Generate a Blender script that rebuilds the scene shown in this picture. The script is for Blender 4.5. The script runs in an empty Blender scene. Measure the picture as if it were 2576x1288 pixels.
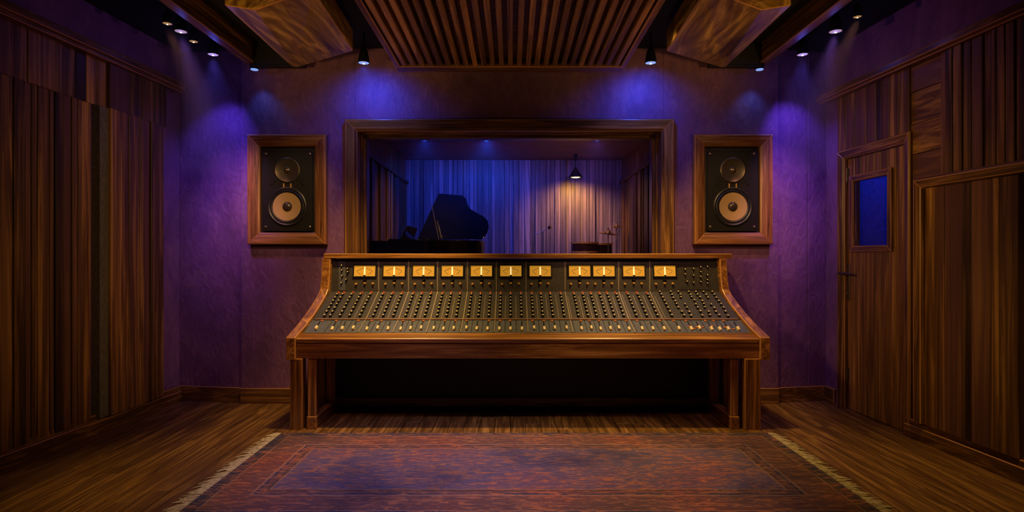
import bpy, bmesh, math, random
from mathutils import Vector, Matrix
random.seed(7)
SC = bpy.context.scene
COL = SC.collection
PI = math.pi
F = 1460.0                      # focal length in pixels of the 2576 px wide frame

# ------------------------------------------------------------------ camera
cam_data = bpy.data.cameras.new('camera')
cam = bpy.data.objects.new('camera', cam_data)
COL.objects.link(cam)
cam.location = (0, 0, 1.5)
cam.rotation_euler = (PI / 2, 0, 0)
cam_data.sensor_width = 36
cam_data.lens = F / 2576 * 36
cam_data.clip_start = 0.05
SC.camera = cam

# ------------------------------------------------------------------ view, world
SC.view_settings.view_transform = 'Standard'
SC.view_settings.look = 'None'
SC.view_settings.gamma = 1
SC.view_settings.use_curve_mapping = False
SC.view_settings.exposure = 0.0
w = bpy.data.worlds.new('world')
SC.world = w
w.use_nodes = True
w.node_tree.nodes['Background'].inputs[0].default_value = (0.010, 0.008, 0.018, 1)
w.node_tree.nodes['Background'].inputs[1].default_value = 0.12

# ------------------------------------------------------------------ lamp helper, unseen fill spots
WARM = (1.0, 0.60, 0.22)
BLUE = (0.03, 0.09, 1.0)
VIOLET = (0.36, 0.16, 1.0)

def lamp(name, kind, loc, energy, color, target=None, size=0.1, angle=70, blend=0.6, shape=None, sizey=None):
    d = bpy.data.lights.new(name, kind)
    d.energy = energy
    d.color = color
    if kind == 'SPOT':
        d.spot_size = math.radians(angle); d.spot_blend = blend; d.shadow_soft_size = size
    elif kind == 'AREA':
        d.size = size
        if sizey: d.shape = 'RECTANGLE'; d.size_y = sizey
    else:
        d.shadow_soft_size = size
    o = bpy.data.objects.new(name, d)
    COL.objects.link(o)
    o.location = loc
    if target is not None:
        o.rotation_euler = (Vector(target) - Vector(loc)).to_track_quat('-Z', 'Y').to_euler()
    return o

# unseen spots without fixtures, added to light console, walls, ceiling, floor and rug
GOLD = (1.0, 0.62, 0.16)
lamp('console_fill_light', 'SPOT', (-1.22, 4.75, 3.5), 370, GOLD, (-1.12, 5.42, 0.95), 0.06, 66, 1.0)
lamp('console_fill_light', 'SPOT', (1.20, 4.75, 3.5), 320, GOLD, (1.22, 5.42, 0.95), 0.06, 66, 1.0)
lamp('console_fill_light', 'SPOT', (-1.22, 3.2, 3.5), 32, GOLD, (-0.5, 5.5, 1.25), 0.06, 40, 1.0)
lamp('console_fill_light', 'SPOT', (1.20, 3.2, 3.5), 30, GOLD, (0.7, 5.5, 1.25), 0.06, 40, 1.0)
lamp('speaker_lamp_light', 'SPOT', (-1.22, 3.0, 3.5), 150, GOLD, (-2.27, 5.86, 2.1), 0.05, 20, 0.9)  # added pair to warm the speakers, no fixture
lamp('speaker_lamp_light', 'SPOT', (1.20, 3.0, 3.5), 150, GOLD, (2.23, 5.86, 2.1), 0.05, 20, 0.9)
lamp('floor_lamp_light', 'SPOT', (-2.5, 3.3, 3.45), 170, GOLD, (-2.35, 4.0, 0), 0.06, 40, 1.0)  # unseen, added for the warm pools on the floor
lamp('floor_lamp_light', 'SPOT', (2.7, 3.3, 3.45), 190, GOLD, (2.75, 4.0, 0), 0.06, 40, 1.0)
lamp('paneling_fill_light', 'SPOT', (1.2, 3.0, 2.6), 140, (1.0, 0.58, 0.14), (-3.5, 5.1, 1.5), 0.15, 44, 1.0)  # unseen, added to warm the side wall boards
lamp('paneling_fill_light', 'SPOT', (-1.2, 3.0, 2.6), 185, (1.0, 0.58, 0.14), (3.4, 5.2, 1.6), 0.15, 44, 1.0)
lamp('ceiling_wash_light', 'SPOT', (2.95, 2.4, 1.9), 110, (1.0, 0.54, 0.11), (1.8, 5.0, 3.3), 0.1, 38, 1.0)  # unseen low uplights added for the ceiling baffles
lamp('ceiling_wash_light', 'SPOT', (-2.95, 2.4, 1.9), 110, (1.0, 0.54, 0.11), (-1.85, 5.0, 3.3), 0.1, 38, 1.0)
lamp('ceiling_wash_light', 'SPOT', (0.7, 2.1, 0.5), 62, (1.0, 0.54, 0.13), (1.65, 4.8, 3.3), 0.1, 32, 1.0)
lamp('ceiling_wash_light', 'SPOT', (-0.7, 2.1, 0.5), 62, (1.0, 0.54, 0.13), (-1.7, 4.8, 3.3), 0.1, 32, 1.0)
lamp('slat_wash_light', 'SPOT', (-2.6, 2.3, 1.2), 55, (1.0, 0.56, 0.11), (0.0, 4.5, 3.2), 0.1, 40, 1.0)  # unseen, added to light the slats from below
lamp('slat_wash_light', 'SPOT', (2.6, 2.3, 1.2), 55, (1.0, 0.56, 0.11), (0.0, 4.5, 3.2), 0.1, 40, 1.0)
lamp('soffit_wash_light', 'SPOT', (2.9, 3.0, 1.9), 70, (0.75, 0.34, 0.75), (-3.5, 5.0, 3.45), 0.1, 26, 1.0)  # unseen, added to colour the soffits above the rails
lamp('soffit_wash_light', 'SPOT', (-2.9, 3.0, 1.9), 85, (0.95, 0.40, 0.55), (3.35, 5.0, 3.4), 0.1, 26, 1.0)
lamp('wall_wash_light', 'SPOT', (-1.25, 2.6, 3.55), 75, (0.95, 0.40, 0.36), (-1.9, 6.0, 1.1), 0.1, 60, 1.0)  # reddish fill added for the back wall, no fixture
lamp('wall_wash_light', 'SPOT', (1.25, 2.6, 3.55), 75, (0.95, 0.40, 0.36), (1.9, 6.0, 1.1), 0.1, 60, 1.0)
lamp('rug_lamp_light', 'SPOT', (-0.9, 3.3, 3.15), 300, (0.58, 0.44, 0.92), (-0.75, 4.0, 0), 0.08, 56, 1.0)  # unseen, added for the violet and orange light on the rug
lamp('rug_lamp_light', 'SPOT', (0.9, 3.3, 3.15), 285, (0.95, 0.64, 0.44), (0.6, 4.0, 0), 0.08, 56, 1.0)

# ------------------------------------------------------------------ material helpers
def new_mat(name):
    m = bpy.data.materials.new(name)
    m.use_nodes = True
    nt = m.node_tree
    return m, nt, nt.nodes['Principled BSDF']

def N(nt, t, **kw):
    n = nt.nodes.new(t)
    for k, v in kw.items():
        setattr(n, k, v)
    return n

def ramp(nt, stops, interp='LINEAR'):
    r = N(nt, 'ShaderNodeValToRGB')
    r.color_ramp.interpolation = interp
    e = r.color_ramp.elements
    while len(e) < len(stops): e.new(0.5)
    for i, (p, c) in enumerate(stops):
        e[i].position = p
        e[i].color = (c[0], c[1], c[2], 1)
    return r

def plain(name, col, rough=0.5, metal=0.0, coat=0.0, emit=None, estr=0.0, noise=0.0, bump=0.0):
    m, nt, b = new_mat(name)
    b.inputs['Base Color'].default_value = (*col, 1)
    b.inputs['Roughness'].default_value = rough
    b.inputs['Metallic'].default_value = metal
    b.inputs['Coat Weight'].default_value = coat
    if emit:
        b.inputs['Emission Color'].default_value = (*emit, 1)
        b.inputs['Emission Strength'].default_value = estr
    if noise or bump:
        tc = N(nt, 'ShaderNodeTexCoord')
        nz = N(nt, 'ShaderNodeTexNoise')
        nz.inputs['Scale'].default_value = 35
        nz.inputs['Detail'].default_value = 5
        nt.links.new(tc.outputs['Object'], nz.inputs['Vector'])
        if noise:
            r = ramp(nt, [(0.3, [c * (1 - noise) for c in col]), (0.7, [min(1, c * (1 + noise)) for c in col])])
            nt.links.new(nz.outputs['Fac'], r.inputs['Fac'])
            nt.links.new(r.outputs['Color'], b.inputs['Base Color'])
        if bump:
            bp = N(nt, 'ShaderNodeBump')
            bp.inputs['Strength'].default_value = bump
            bp.inputs['Distance'].default_value = 0.01
            nt.links.new(nz.outputs['Fac'], bp.inputs['Height'])
            nt.links.new(bp.outputs['Normal'], b.inputs['Normal'])
    return m

def wood(name, axis, dark, mid, light, vary=0.35, rough=0.42, grain=16.0, along=0.8, tint=None, spread=0.5, coat=0.0, distort=1.1):
    """streaked timber with the grain along one axis; every board of a mesh gets its own tone"""
    m, nt, b = new_mat(name)
    L = nt.links.new
    tc = N(nt, 'ShaderNodeTexCoord')
    geo = N(nt, 'ShaderNodeNewGeometry')
    mul = N(nt, 'ShaderNodeMath', operation='MULTIPLY'); mul.inputs[1].default_value = 37.0
    L(geo.outputs['Random Per Island'], mul.inputs[0])
    add = N(nt, 'ShaderNodeVectorMath', operation='ADD')
    L(tc.outputs['Object'], add.inputs[0]); L(mul.outputs[0], add.inputs[1])
    mp = N(nt, 'ShaderNodeMapping')
    sc = [grain] * 3
    sc['xyz'.index(axis)] = along
    mp.inputs['Scale'].default_value = sc
    L(add.outputs[0], mp.inputs['Vector'])
    nz = N(nt, 'ShaderNodeTexNoise')
    nz.inputs['Scale'].default_value = 1.0; nz.inputs['Detail'].default_value = 7
    nz.inputs['Roughness'].default_value = 0.62; nz.inputs['Distortion'].default_value = distort
    L(mp.outputs[0], nz.inputs['Vector'])
    r = ramp(nt, [(0.5 - spread * 0.42, dark), (0.5, mid), (0.5 + spread * 0.36, light)])
    L(nz.outputs['Fac'], r.inputs['Fac'])
    mr = N(nt, 'ShaderNodeMapRange')
    mr.inputs['To Min'].default_value = 1 - vary; mr.inputs['To Max'].default_value = 1 + vary
    L(geo.outputs['Random Per Island'], mr.inputs['Value'])
    hs = N(nt, 'ShaderNodeHueSaturation')
    L(r.outputs['Color'], hs.inputs['Color']); L(mr.outputs[0], hs.inputs['Value'])
    out = hs.outputs['Color']
    if tint:
        mt = N(nt, 'ShaderNodeMath', operation='FRACT')
        m2 = N(nt, 'ShaderNodeMath', operation='MULTIPLY'); m2.inputs[1].default_value = 7.31
        L(geo.outputs['Random Per Island'], m2.inputs[0]); L(m2.outputs[0], mt.inputs[0])
        rr = ramp(nt, [(0.6, (0, 0, 0)), (0.9, (0.6, 0.6, 0.6))])
        L(mt.outputs[0], rr.inputs['Fac'])
        mx = N(nt, 'ShaderNodeMix', data_type='RGBA')
        L(rr.outputs['Color'], mx.inputs[0]); L(out, mx.inputs[6])
        mx.inputs[7].default_value = (*tint, 1)
        out = mx.outputs[2]
    L(out, b.inputs['Base Color'])
    b.inputs['Roughness'].default_value = rough
    b.inputs['Coat Weight'].default_value = coat
    b.inputs['Coat Roughness'].default_value = 0.25
    bp = N(nt, 'ShaderNodeBump')
    bp.inputs['Strength'].default_value = 0.35; bp.inputs['Distance'].default_value = 0.006
    L(nz.outputs['Fac'], bp.inputs['Height']); L(bp.outputs['Normal'], b.inputs['Normal'])
    return m

def woods(name, *a, **k):
    return {ax: wood(name + '_' + ax, ax, *a, **k) for ax in 'xyz'}

def plaster(name, c1, c2, c3):
    m, nt, b = new_mat(name)
    L = nt.links.new
    tc = N(nt, 'ShaderNodeTexCoord')
    n1 = N(nt, 'ShaderNodeTexNoise'); n1.inputs['Scale'].default_value = 1.6; n1.inputs['Detail'].default_value = 6
    n1.inputs['Roughness'].default_value = 0.65; n1.inputs['Distortion'].default_value = 0.8
    n2 = N(nt, 'ShaderNodeTexNoise'); n2.inputs['Scale'].default_value = 14; n2.inputs['Detail'].default_value = 6
    n2.inputs['Distortion'].default_value = 1.5
    mp = N(nt, 'ShaderNodeMapping'); mp.inputs['Scale'].default_value = (1, 1, 0.55)
    L(tc.outputs['Object'], mp.inputs['Vector'])
    L(mp.outputs[0], n1.inputs['Vector']); L(mp.outputs[0], n2.inputs['Vector'])
    r = ramp(nt, [(0.3, c1), (0.5, c2), (0.72, c3)])
    ad = N(nt, 'ShaderNodeMix', data_type='FLOAT'); ad.inputs[0].default_value = 0.28
    L(n1.outputs['Fac'], ad.inputs[2]); L(n2.outputs['Fac'], ad.inputs[3])
    L(ad.outputs[0], r.inputs['Fac'])
    L(r.outputs['Color'], b.inputs['Base Color'])
    b.inputs['Roughness'].default_value = 0.6
    bp = N(nt, 'ShaderNodeBump'); bp.inputs['Strength'].default_value = 0.5; bp.inputs['Distance'].default_value = 0.02
    L(n2.outputs['Fac'], bp.inputs['Height']); L(bp.outputs['Normal'], b.inputs['Normal'])
    return m

def glass_pane(name, tint=(0.9, 0.92, 1.0)):
    m, nt, b = new_mat(name)
    L = nt.links.new
    out = nt.nodes['Material Output']
    nt.nodes.remove(b)
    tr = N(nt, 'ShaderNodeBsdfTransparent'); tr.inputs['Color'].default_value = (*tint, 1)
    gl = N(nt, 'ShaderNodeBsdfGlossy'); gl.inputs['Roughness'].default_value = 0.02
    gl.inputs['Color'].default_value = (0.8, 0.8, 0.8, 1)
    fr = N(nt, 'ShaderNodeFresnel'); fr.inputs['IOR'].default_value = 1.35
    mx = N(nt, 'ShaderNodeMixShader')
    ge = N(nt, 'ShaderNodeNewGeometry')
    ft = N(nt, 'ShaderNodeMath', operation='SUBTRACT'); ft.inputs[0].default_value = 1.0
    L(ge.outputs['Backfacing'], ft.inputs[1])
    fm = N(nt, 'ShaderNodeMath', operation='MULTIPLY'); L(fr.outputs[0], fm.inputs[0]); L(ft.outputs[0], fm.inputs[1])
    L(fm.outputs[0], mx.inputs[0]); L(tr.outputs[0], mx.inputs[1]); L(gl.outputs[0], mx.inputs[2])
    L(mx.outputs[0], out.inputs['Surface'])
    return m

# ------------------------------------------------------------------ materials
M_wall = plaster('purple_plaster', (0.10, 0.045, 0.13), (0.20, 0.085, 0.22), (0.34, 0.17, 0.30))
M_edge = plain('painted_edge_highlight', (0.50, 0.235, 0.07), 0.35)  # bright timber edge highlights painted as a lighter colour on the bevels
M_dark = plain('dark_navy_paint', (0.005, 0.005, 0.007), 0.95)
M_black = plain('black_paint', (0.010, 0.010, 0.012), 0.55, bump=0.1)
PANEL = woods('wall_plank_timber', (0.026, 0.0105, 0.003), (0.125, 0.056, 0.015), (0.42, 0.215, 0.058), vary=0.62, tint=(0.14, 0.058, 0.065), grain=17, along=0.5)
TRIM = woods('trim_timber', (0.032, 0.013, 0.004), (0.13, 0.058, 0.016), (0.38, 0.19, 0.052), vary=0.12, rough=0.34, grain=22, along=1.0, coat=0.2)
DOORW = woods('door_timber', (0.05, 0.021, 0.006), (0.19, 0.088, 0.023), (0.46, 0.235, 0.065), vary=0.35, rough=0.38, grain=18, along=0.6)
FLOORW = woods('floor_timber', (0.045, 0.019, 0.006), (0.15, 0.070, 0.019), (0.34, 0.175, 0.050), vary=0.22, rough=0.40, grain=13, along=0.9, distort=1.8)
WALNUT = woods('walnut', (0.06, 0.020, 0.005), (0.25, 0.098, 0.022), (0.55, 0.26, 0.062), vary=0.08, rough=0.30, grain=20, along=0.9, coat=0.4)
GOLDW = woods('golden_plywood', (0.05, 0.025, 0.007), (0.24, 0.135, 0.03), (0.58, 0.36, 0.085), vary=0.1, rough=0.32, grain=5, along=0.9, distort=2.8)
SLATW = woods('slat_timber', (0.05, 0.023, 0.006), (0.21, 0.10, 0.024), (0.44, 0.225, 0.055), vary=0.45, rough=0.4, grain=26, along=1.0)
STUDIO = woods('studio_plank_timber', (0.06, 0.05, 0.06), (0.20, 0.15, 0.17), (0.42, 0.30, 0.30), vary=0.6, rough=0.45, grain=18, along=0.6)
M_metal = plain('charcoal_console_panel', (0.058, 0.053, 0.048), 0.42, 0.35, noise=0.18)
M_metal2 = plain('grey_console_fader_panel', (0.115, 0.125, 0.155), 0.40, 0.35, noise=0.18)
M_bezel = plain('black_meter_frame', (0.014, 0.013, 0.012), 0.35)
M_strip = plain('tan_metal_strip', (0.33, 0.27, 0.19), 0.4, 0.5)
M_knob = plain('black_knob_plastic', (0.006, 0.006, 0.006), 0.5)
M_knob.node_tree.nodes['Principled BSDF'].inputs['Specular IOR Level'].default_value = 0.2
M_tip = plain('ivory_pointer', (0.85, 0.70, 0.38), 0.4)
M_cream = plain('ivory_fader_plastic', (0.88, 0.74, 0.46), 0.4)
M_brass = plain('brass', (0.86, 0.50, 0.10), 0.32, 0.4)
M_red = plain('red_plastic', (0.75, 0.10, 0.03), 0.4)
M_orange = plain('orange_plastic', (0.80, 0.22, 0.04), 0.4)
M_dial = plain('backlit_amber_dial', (0.42, 0.22, 0.03), 0.5, emit=(1.0, 0.45, 0.035), estr=0.36)
M_needle = plain('glowing_meter_needle', (1, 0.85, 0.5), 0.5, emit=(1.0, 0.78, 0.36), estr=0.9)
M_ink = plain('meter_ink', (0.10, 0.035, 0.006), 0.6)
M_baffle = plain('black_speaker_baffle', (0.013, 0.0125, 0.010), 0.40, 0.1, bump=0.08)
M_rubber = plain('rubber_surround', (0.012, 0.012, 0.012), 0.4)
M_cone = plain('tan_speaker_cone', (0.72, 0.50, 0.22), 0.32, 0.45)
M_horn = plain('dark_metal_horn', (0.16, 0.135, 0.10), 0.28, 0.8)
M_dome = plain('dark_dust_cap', (0.07, 0.055, 0.04), 0.25, 0.4)
M_steel = plain('dull_steel', (0.45, 0.42, 0.38), 0.35, 0.9)
M_iron = plain('black_iron', (0.16, 0.13, 0.10), 0.34, 0.8)
M_can = plain('black_lamp_metal', (0.014, 0.014, 0.016), 0.35, 0.4)
M_warmlens = plain('warm_lamp_lens', (1, 0.8, 0.5), 0.4, emit=(1.0, 0.55, 0.20), estr=0.25)
M_bulb = plain('lamp_bulb', (1, 0.9, 0.7), 0.4, emit=(1.0, 0.80, 0.5), estr=2.5)
M_bluelens = plain('cool_lamp_lens', (0.6, 0.75, 1), 0.4, emit=(0.22, 0.42, 1.0), estr=0.8)
M_pend = plain('pendant_bulb', (1, 0.9, 0.6), 0.4, emit=(1.0, 0.75, 0.30), estr=3.0)
M_piano = plain('black_piano_lacquer', (0.012, 0.012, 0.014), 0.12, 0.0, coat=0.6)
M_ivory = plain('piano_ivory', (0.6, 0.56, 0.48), 0.3)
M_cymbal = plain('cymbal_bronze', (0.75, 0.48, 0.16), 0.25, 0.95)
M_drum = plain('dark_drum_shell', (0.05, 0.02, 0.012), 0.25, coat=0.5)
M_skin = plain('drum_skin', (0.12, 0.11, 0.12), 0.5)
M_fringe = plain('cream_rug_fringe', (0.50, 0.40, 0.26), 0.8, noise=0.3)
M_glass = glass_pane('window_glass')
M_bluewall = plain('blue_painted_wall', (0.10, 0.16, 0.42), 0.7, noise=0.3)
M_grey = plain('grey_painted_board', (0.14, 0.125, 0.115), 0.6, noise=0.25, bump=0.2)
M_studioceil = plaster('studio_ceiling_plaster', (0.10, 0.045, 0.08), (0.16, 0.075, 0.11), (0.24, 0.12, 0.14))

# ------------------------------------------------------------------ mesh builder
class MB:
    def __init__(s, T=None):
        s.v, s.f, s.m, s.T = [], [], [], T
    def add(s, verts, faces, mi=0):
        b = len(s.v)
        for p in verts:
            p = Vector(p)
            s.v.append(s.T @ p if s.T else p)
        for f in faces:
            s.f.append([b + i for i in f])
            s.m.append(mi)
    def box(s, x0, x1, y0, y1, z0, z1, mi=0):
        s.add([(x, y, z) for z in (z0, z1) for y in (y0, y1) for x in (x0, x1)],
              [(0, 2, 3, 1), (4, 5, 7, 6), (0, 1, 5, 4), (2, 6, 7, 3), (0, 4, 6, 2), (1, 3, 7, 5)], mi)
    def hexa(s, p, mi=0):
        """eight corners: bottom ring 0-3, top ring 4-7"""
        s.add(p, [(3, 2, 1, 0), (4, 5, 6, 7), (0, 1, 5, 4), (1, 2, 6, 5), (2, 3, 7, 6), (3, 0, 4, 7)], mi)
    def loft(s, a, b, mi=0):
        """solid between two matching polygons"""
        n = len(a)
        s.add(list(a) + list(b), [tuple(range(n))[::-1], tuple(range(n, 2 * n))] +
              [(i, (i + 1) % n, n + (i + 1) % n, n + i) for i in range(n)], mi)
    def cyl(s, p0, p1, r0, r1=None, n=16, mi=0):
        r1 = r0 if r1 is None else r1
        p0, p1 = Vector(p0), Vector(p1)
        d = (p1 - p0).normalized()
        a = d.orthogonal().normalized(); b = d.cross(a)
        ra = [p0 + (a * math.cos(t) + b * math.sin(t)) * r0 for t in [2 * PI * i / n for i in range(n)]]
        rb = [p1 + (a * math.cos(t) + b * math.sin(t)) * r1 for t in [2 * PI * i / n for i in range(n)]]
        s.loft(ra, rb, mi)
    def tube(s, pts, r, n=8, mi=0):
        pts = [Vector(p) for p in pts]
        rings = []
        for i, p in enumerate(pts):
            d = (pts[min(i + 1, len(pts) - 1)] - pts[max(i - 1, 0)]).normalized()
            a = d.cross(Vector((0.31, 0.2, 0.93))).normalized(); b = d.cross(a)
            rr = r[i] if isinstance(r, (list, tuple)) else r
            rings.append([p + (a * math.cos(2 * PI * k / n) + b * math.sin(2 * PI * k / n)) * rr for k in range(n)])
        vs = [q for ring in rings for q in ring]
        fs = [(i * n + k, i * n + (k + 1) % n, (i + 1) * n + (k + 1) % n, (i + 1) * n + k)
              for i in range(len(rings) - 1) for k in range(n)]
        fs += [tuple(range(n))[::-1], tuple(range((len(rings) - 1) * n, len(rings) * n))]
        s.add(vs, fs, mi)
    def lathe(s, prof, c, axis='z', n=32, mi=0, cap=True):
        """prof: (radius, height along the axis)"""
        c = Vector(c)
        ax = {'z': ((1, 0, 0), (0, 1, 0), (0, 0, 1)), 'y': ((1, 0, 0), (0, 0, 1), (0, -1, 0)), 'x': ((0, 1, 0), (0, 0, 1), (1, 0, 0))}[axis]
        A, B, H = [Vector(q) for q in ax]
        vs, fs = [], []
        for r, h in prof:
            for k in range(n):
                t = 2 * PI * k / n
                vs.append(c + A * (r * math.cos(t)) + B * (r * math.sin(t)) + H * h)
        for i in range(len(prof) - 1):
            for k in range(n):
                fs.append((i * n + k, i * n + (k + 1) % n, (i + 1) * n + (k + 1) % n, (i + 1) * n + k))
        if cap:
            fs.append(tuple(range(n))[::-1])
            fs.append(tuple(range((len(prof) - 1) * n, len(prof) * n)))
        s.add(vs, fs, mi)
    def ring(s, x0, x1, z0, z1, prof, sides='tblr', mh=0, mv=1):
        """mitred frame in the x-z plane; prof: closed list of (inset, y)"""
        cor = lambda i: ((x0 + i, z0 + i), (x1 - i, z0 + i), (x1 - i, z1 - i), (x0 + i, z1 - i))
        pts = [[(cor(i)[k][0], y, cor(i)[k][1]) for i, y in prof] for k in range(4)]
        for k, sd in enumerate('brtl'):
            if sd in sides:
                s.loft(pts[k], pts[(k + 1) % 4], mh if sd in 'bt' else mv)

ORG = {}
def thing(name, label, cat, loc=(0, 0, 0), group=None, kind=None):
    o = bpy.data.objects.new(name, None)
    o.empty_display_size = 0.1
    COL.objects.link(o)
    o.location = loc
    tag(o, label, cat, group, kind)
    ORG[o.name] = Vector(loc)
    return o

def tag(o, label=None, cat=None, group=None, kind=None):
    if label: o['label'] = label
    if cat: o['category'] = cat
    if group: o['group'] = group
    if kind: o['kind'] = kind
    return o

def build(mb, name, mats, parent=None, bevel=0.0, smooth=False, seg=1, origin=None, recalc=True, worn=None):
    if not isinstance(mats, (list, tuple)): mats = [mats]
    if parent is not None:
        po = ORG[parent.name]
        og = Vector(origin) if origin is not None else po
    else:
        po = Vector((0, 0, 0))
        if origin is not None: og = Vector(origin)
        else:
            xs = [p.x for p in mb.v]; ys = [p.y for p in mb.v]; zs = [p.z for p in mb.v]
            og = Vector(((min(xs) + max(xs)) / 2, (min(ys) + max(ys)) / 2, min(zs)))
    me = bpy.data.meshes.new(name)
    me.from_pydata([tuple(p - og) for p in mb.v], [], mb.f)
    for m in mats: me.materials.append(m)
    me.polygons.foreach_set('material_index', mb.m)
    if recalc:
        bm = bmesh.new(); bm.from_mesh(me)
        bmesh.ops.recalc_face_normals(bm, faces=bm.faces)
        bm.to_mesh(me); bm.free()
    if smooth:
        me.polygons.foreach_set('use_smooth', [True] * len(me.polygons))
        me.set_sharp_from_angle(angle=math.radians(38))
    me.update()
    o = bpy.data.objects.new(name, me)
    COL.objects.link(o)
    if parent is not None:
        o.parent = parent
    o.location = og - po
    ORG[o.name] = og
    if bevel:
        b = o.modifiers.new('edge', 'BEVEL')
        b.width = bevel; b.segments = seg; b.limit_method = 'ANGLE'; b.angle_limit = math.radians(35)
        if worn is not None:  # bevel faces take this lighter colour as a painted highlight
            me.materials.append(worn); b.material = len(me.materials) - 1
    return o

def struct(mb, name, mats, parent=None, label=None, **k):
    o = build(mb, name, mats, parent, **k)
    if parent is None:
        o['kind'] = 'structure'
        if label: o['label'] = label
    return o

def inst(src, name, parent, world, rot=None):
    """another copy of a finished part, at a world position"""
    o = src.copy()
    o.name = name
    COL.objects.link(o)
    o.parent = parent
    o.location = Vector(world) - ORG[parent.name]
    if rot is not None: o.rotation_euler = rot
    return o

def copy_tree(root, loc, label, parent=None):
    c = root.copy()
    COL.objects.link(c)
    if parent is None:
        c.location = loc
        c['label'] = label
        ORG[c.name] = Vector(loc)
    else:
        c.parent = parent
    for ch in list(root.children):
        copy_tree(ch, None, None, c)
    return c

def U(u, Y): return (u - 1288) * Y / F
def V(v, Y): return 1.5 - (v - 644) * Y / F

# ------------------------------------------------------------------ floor
CEIL = 3.62
YB = -1.2
b = MB()
x = -4.2
while x < 4.2:
    wd = 0.135
    y = YB - random.random() * 2
    while y < 6.2:
        ln = 1.3 + random.random() * 1.3
        y1 = min(y + ln, 6.2)
        if y1 > YB:
            b.box(x + 0.002, x + wd - 0.002, max(y, YB) + 0.001, y1 - 0.001, -0.02, 0)
        y += ln
    x += wd
b.box(-4.3, 4.3, YB, 6.3, -0.06, -0.021)
struct(b, 'floor', FLOORW['y'], label='dark stained timber board floor', bevel=0.0015)

# ------------------------------------------------------------------ ceiling
b = MB(); b.box(-4.3, 4.3, YB, 6.3, CEIL, CEIL + 0.08)
struct(b, 'ceiling', M_dark, label='black painted ceiling')

# ------------------------------------------------------------------ back wall (window opening cut out of it)
WX0, WX1, WZ0, WZ1 = -1.60, 1.545, 1.22, 2.81
YC = 5.92
XL, XR = U(610, 5.95), U(1955, 5.95)
b = MB()
b.box(XL, WX0, YC, 6.25, 0, CEIL); b.box(WX1, XR, YC, 6.25, 0, CEIL)
b.box(WX0, WX1, YC, 6.25, 0, WZ0); b.box(WX0, WX1, YC, 6.25, WZ1, CEIL)
b.loft([(-3.464, 6.05, 0), (XL, 5.95, 0), (XL, 6.25, 0), (-3.5, 6.25, 0)],
       [(-3.464, 6.05, CEIL), (XL, 5.95, CEIL), (XL, 6.25, CEIL), (-3.5, 6.25, CEIL)])
xs = U(2031, 6.0)
b.loft([(XR, 5.95, 0), (xs - 0.004, 5.995, 0), (xs - 0.004, 6.25, 0), (XR, 6.25, 0)],
       [(XR, 5.95, CEIL), (xs - 0.004, 5.995, CEIL), (xs - 0.004, 6.25, CEIL), (XR, 6.25, CEIL)])
b.loft([(xs, 5.99, 0), (3.272, 6.05, 0), (3.3, 6.25, 0), (xs, 6.25, 0)],
       [(xs, 5.99, CEIL), (3.272, 6.05, CEIL), (3.3, 6.25, CEIL), (xs, 6.25, CEIL)])
struct(b, 'wall_back', M_wall, label='purple plaster wall with the studio window', bevel=0.004)

b = MB()
H = 0.155
b.loft([(-3.464, 6.05, 0), (XL, 5.945, 0), (XL, 5.925, 0), (-3.464, 6.028, 0)],
       [(-3.464, 6.05, H), (XL, 5.945, H), (XL, 5.925, H), (-3.464, 6.028, H)])
b.box(XL, XR, 5.898, YC, 0, H)
b.loft([(XR, 5.945, 0), (3.272, 6.05, 0), (3.272, 6.028, 0), (XR, 5.925, 0)],
       [(XR, 5.945, H), (3.272, 6.05, H), (3.272, 6.028, H), (XR, 5.925, H)])
struct(b, 'baseboard_back', TRIM['x'], label='dark timber baseboard under the purple wall', bevel=0.005, worn=M_edge)

# ------------------------------------------------------------------ side walls: local axes s (towards the camera), n (into the room), z
def frame_of(o, d, n):
    d, n = Vector(d).normalized(), Vector(n).normalized()
    return Matrix(((d.x, n.x, 0, o[0]), (d.y, n.y, 0, o[1]), (0, 0, 1, 0), (0, 0, 0, 1)))
TL = frame_of((-3.468 + 0.05 * 0.0716, 6.05, 0), (-0.0716, -1, 0), (1, -0.0716, 0))
TR = frame_of((3.275 - 0.05 * 0.065, 6.05, 0), (0.065, -1, 0), (-1, -0.065, 0))
def sL(u, n=0.0): return (6.05 - (3.898 - n) / ((1288 - u) / F + 0.0716)) * 1.0026
def sR(u, n=0.0): return (6.05 - (3.665 - n) / ((u - 1288) / F + 0.065)) * 1.0021
SEND = 7.2

b = MB(TL); b.box(-0.1, SEND, -0.15, 0, 0, CEIL)
wl = struct(b, 'wall_left', M_wall, label='left wall clad in vertical timber boards below a purple band')
# timber boards of the left wall
ZJ, ZT = 2.77, 3.17
lo1 = [31, 64, 80, 96, 126, 138, 161, 180, 195, 206, 229]
lo2 = [276, 322, 350, 362, 378, 390, 414]
b = MB(TL)
nA, nB = 0.05, 0.09
for lst, n0 in ((lo1[::-1], nA), (lo2[::-1], nB)):
    ss = [sL(u, n0) for u in lst]
    for s0, s1 in zip(ss[:-1], ss[1:]):
        d = random.choice((0, 0.0, 0.008, 0.014))
        b.box(s0 + 0.0045, s1 - 0.0045, 0.001, n0 + d, 0.13, ZJ)
s = sL(31, nA)
while s < SEND - 0.3:
    wd = random.choice((0.10, 0.14, 0.19))
    b.box(s + 0.003, s + wd - 0.003, 0.001, nA + random.choice((0, 0.01)), 0.13, ZJ)
    s += wd
s = sL(414, 0.04)
while s < SEND - 0.3:
    wd = random.choice((0.11, 0.15, 0.19, 0.24))
    off = 0.06 if s < sL(276) else 0.03
    b.box(s + 0.0025, s + wd - 0.0025, 0.001, off + random.choice((0, 0.006)), ZJ + 0.006, ZT)
    s += wd
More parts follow.
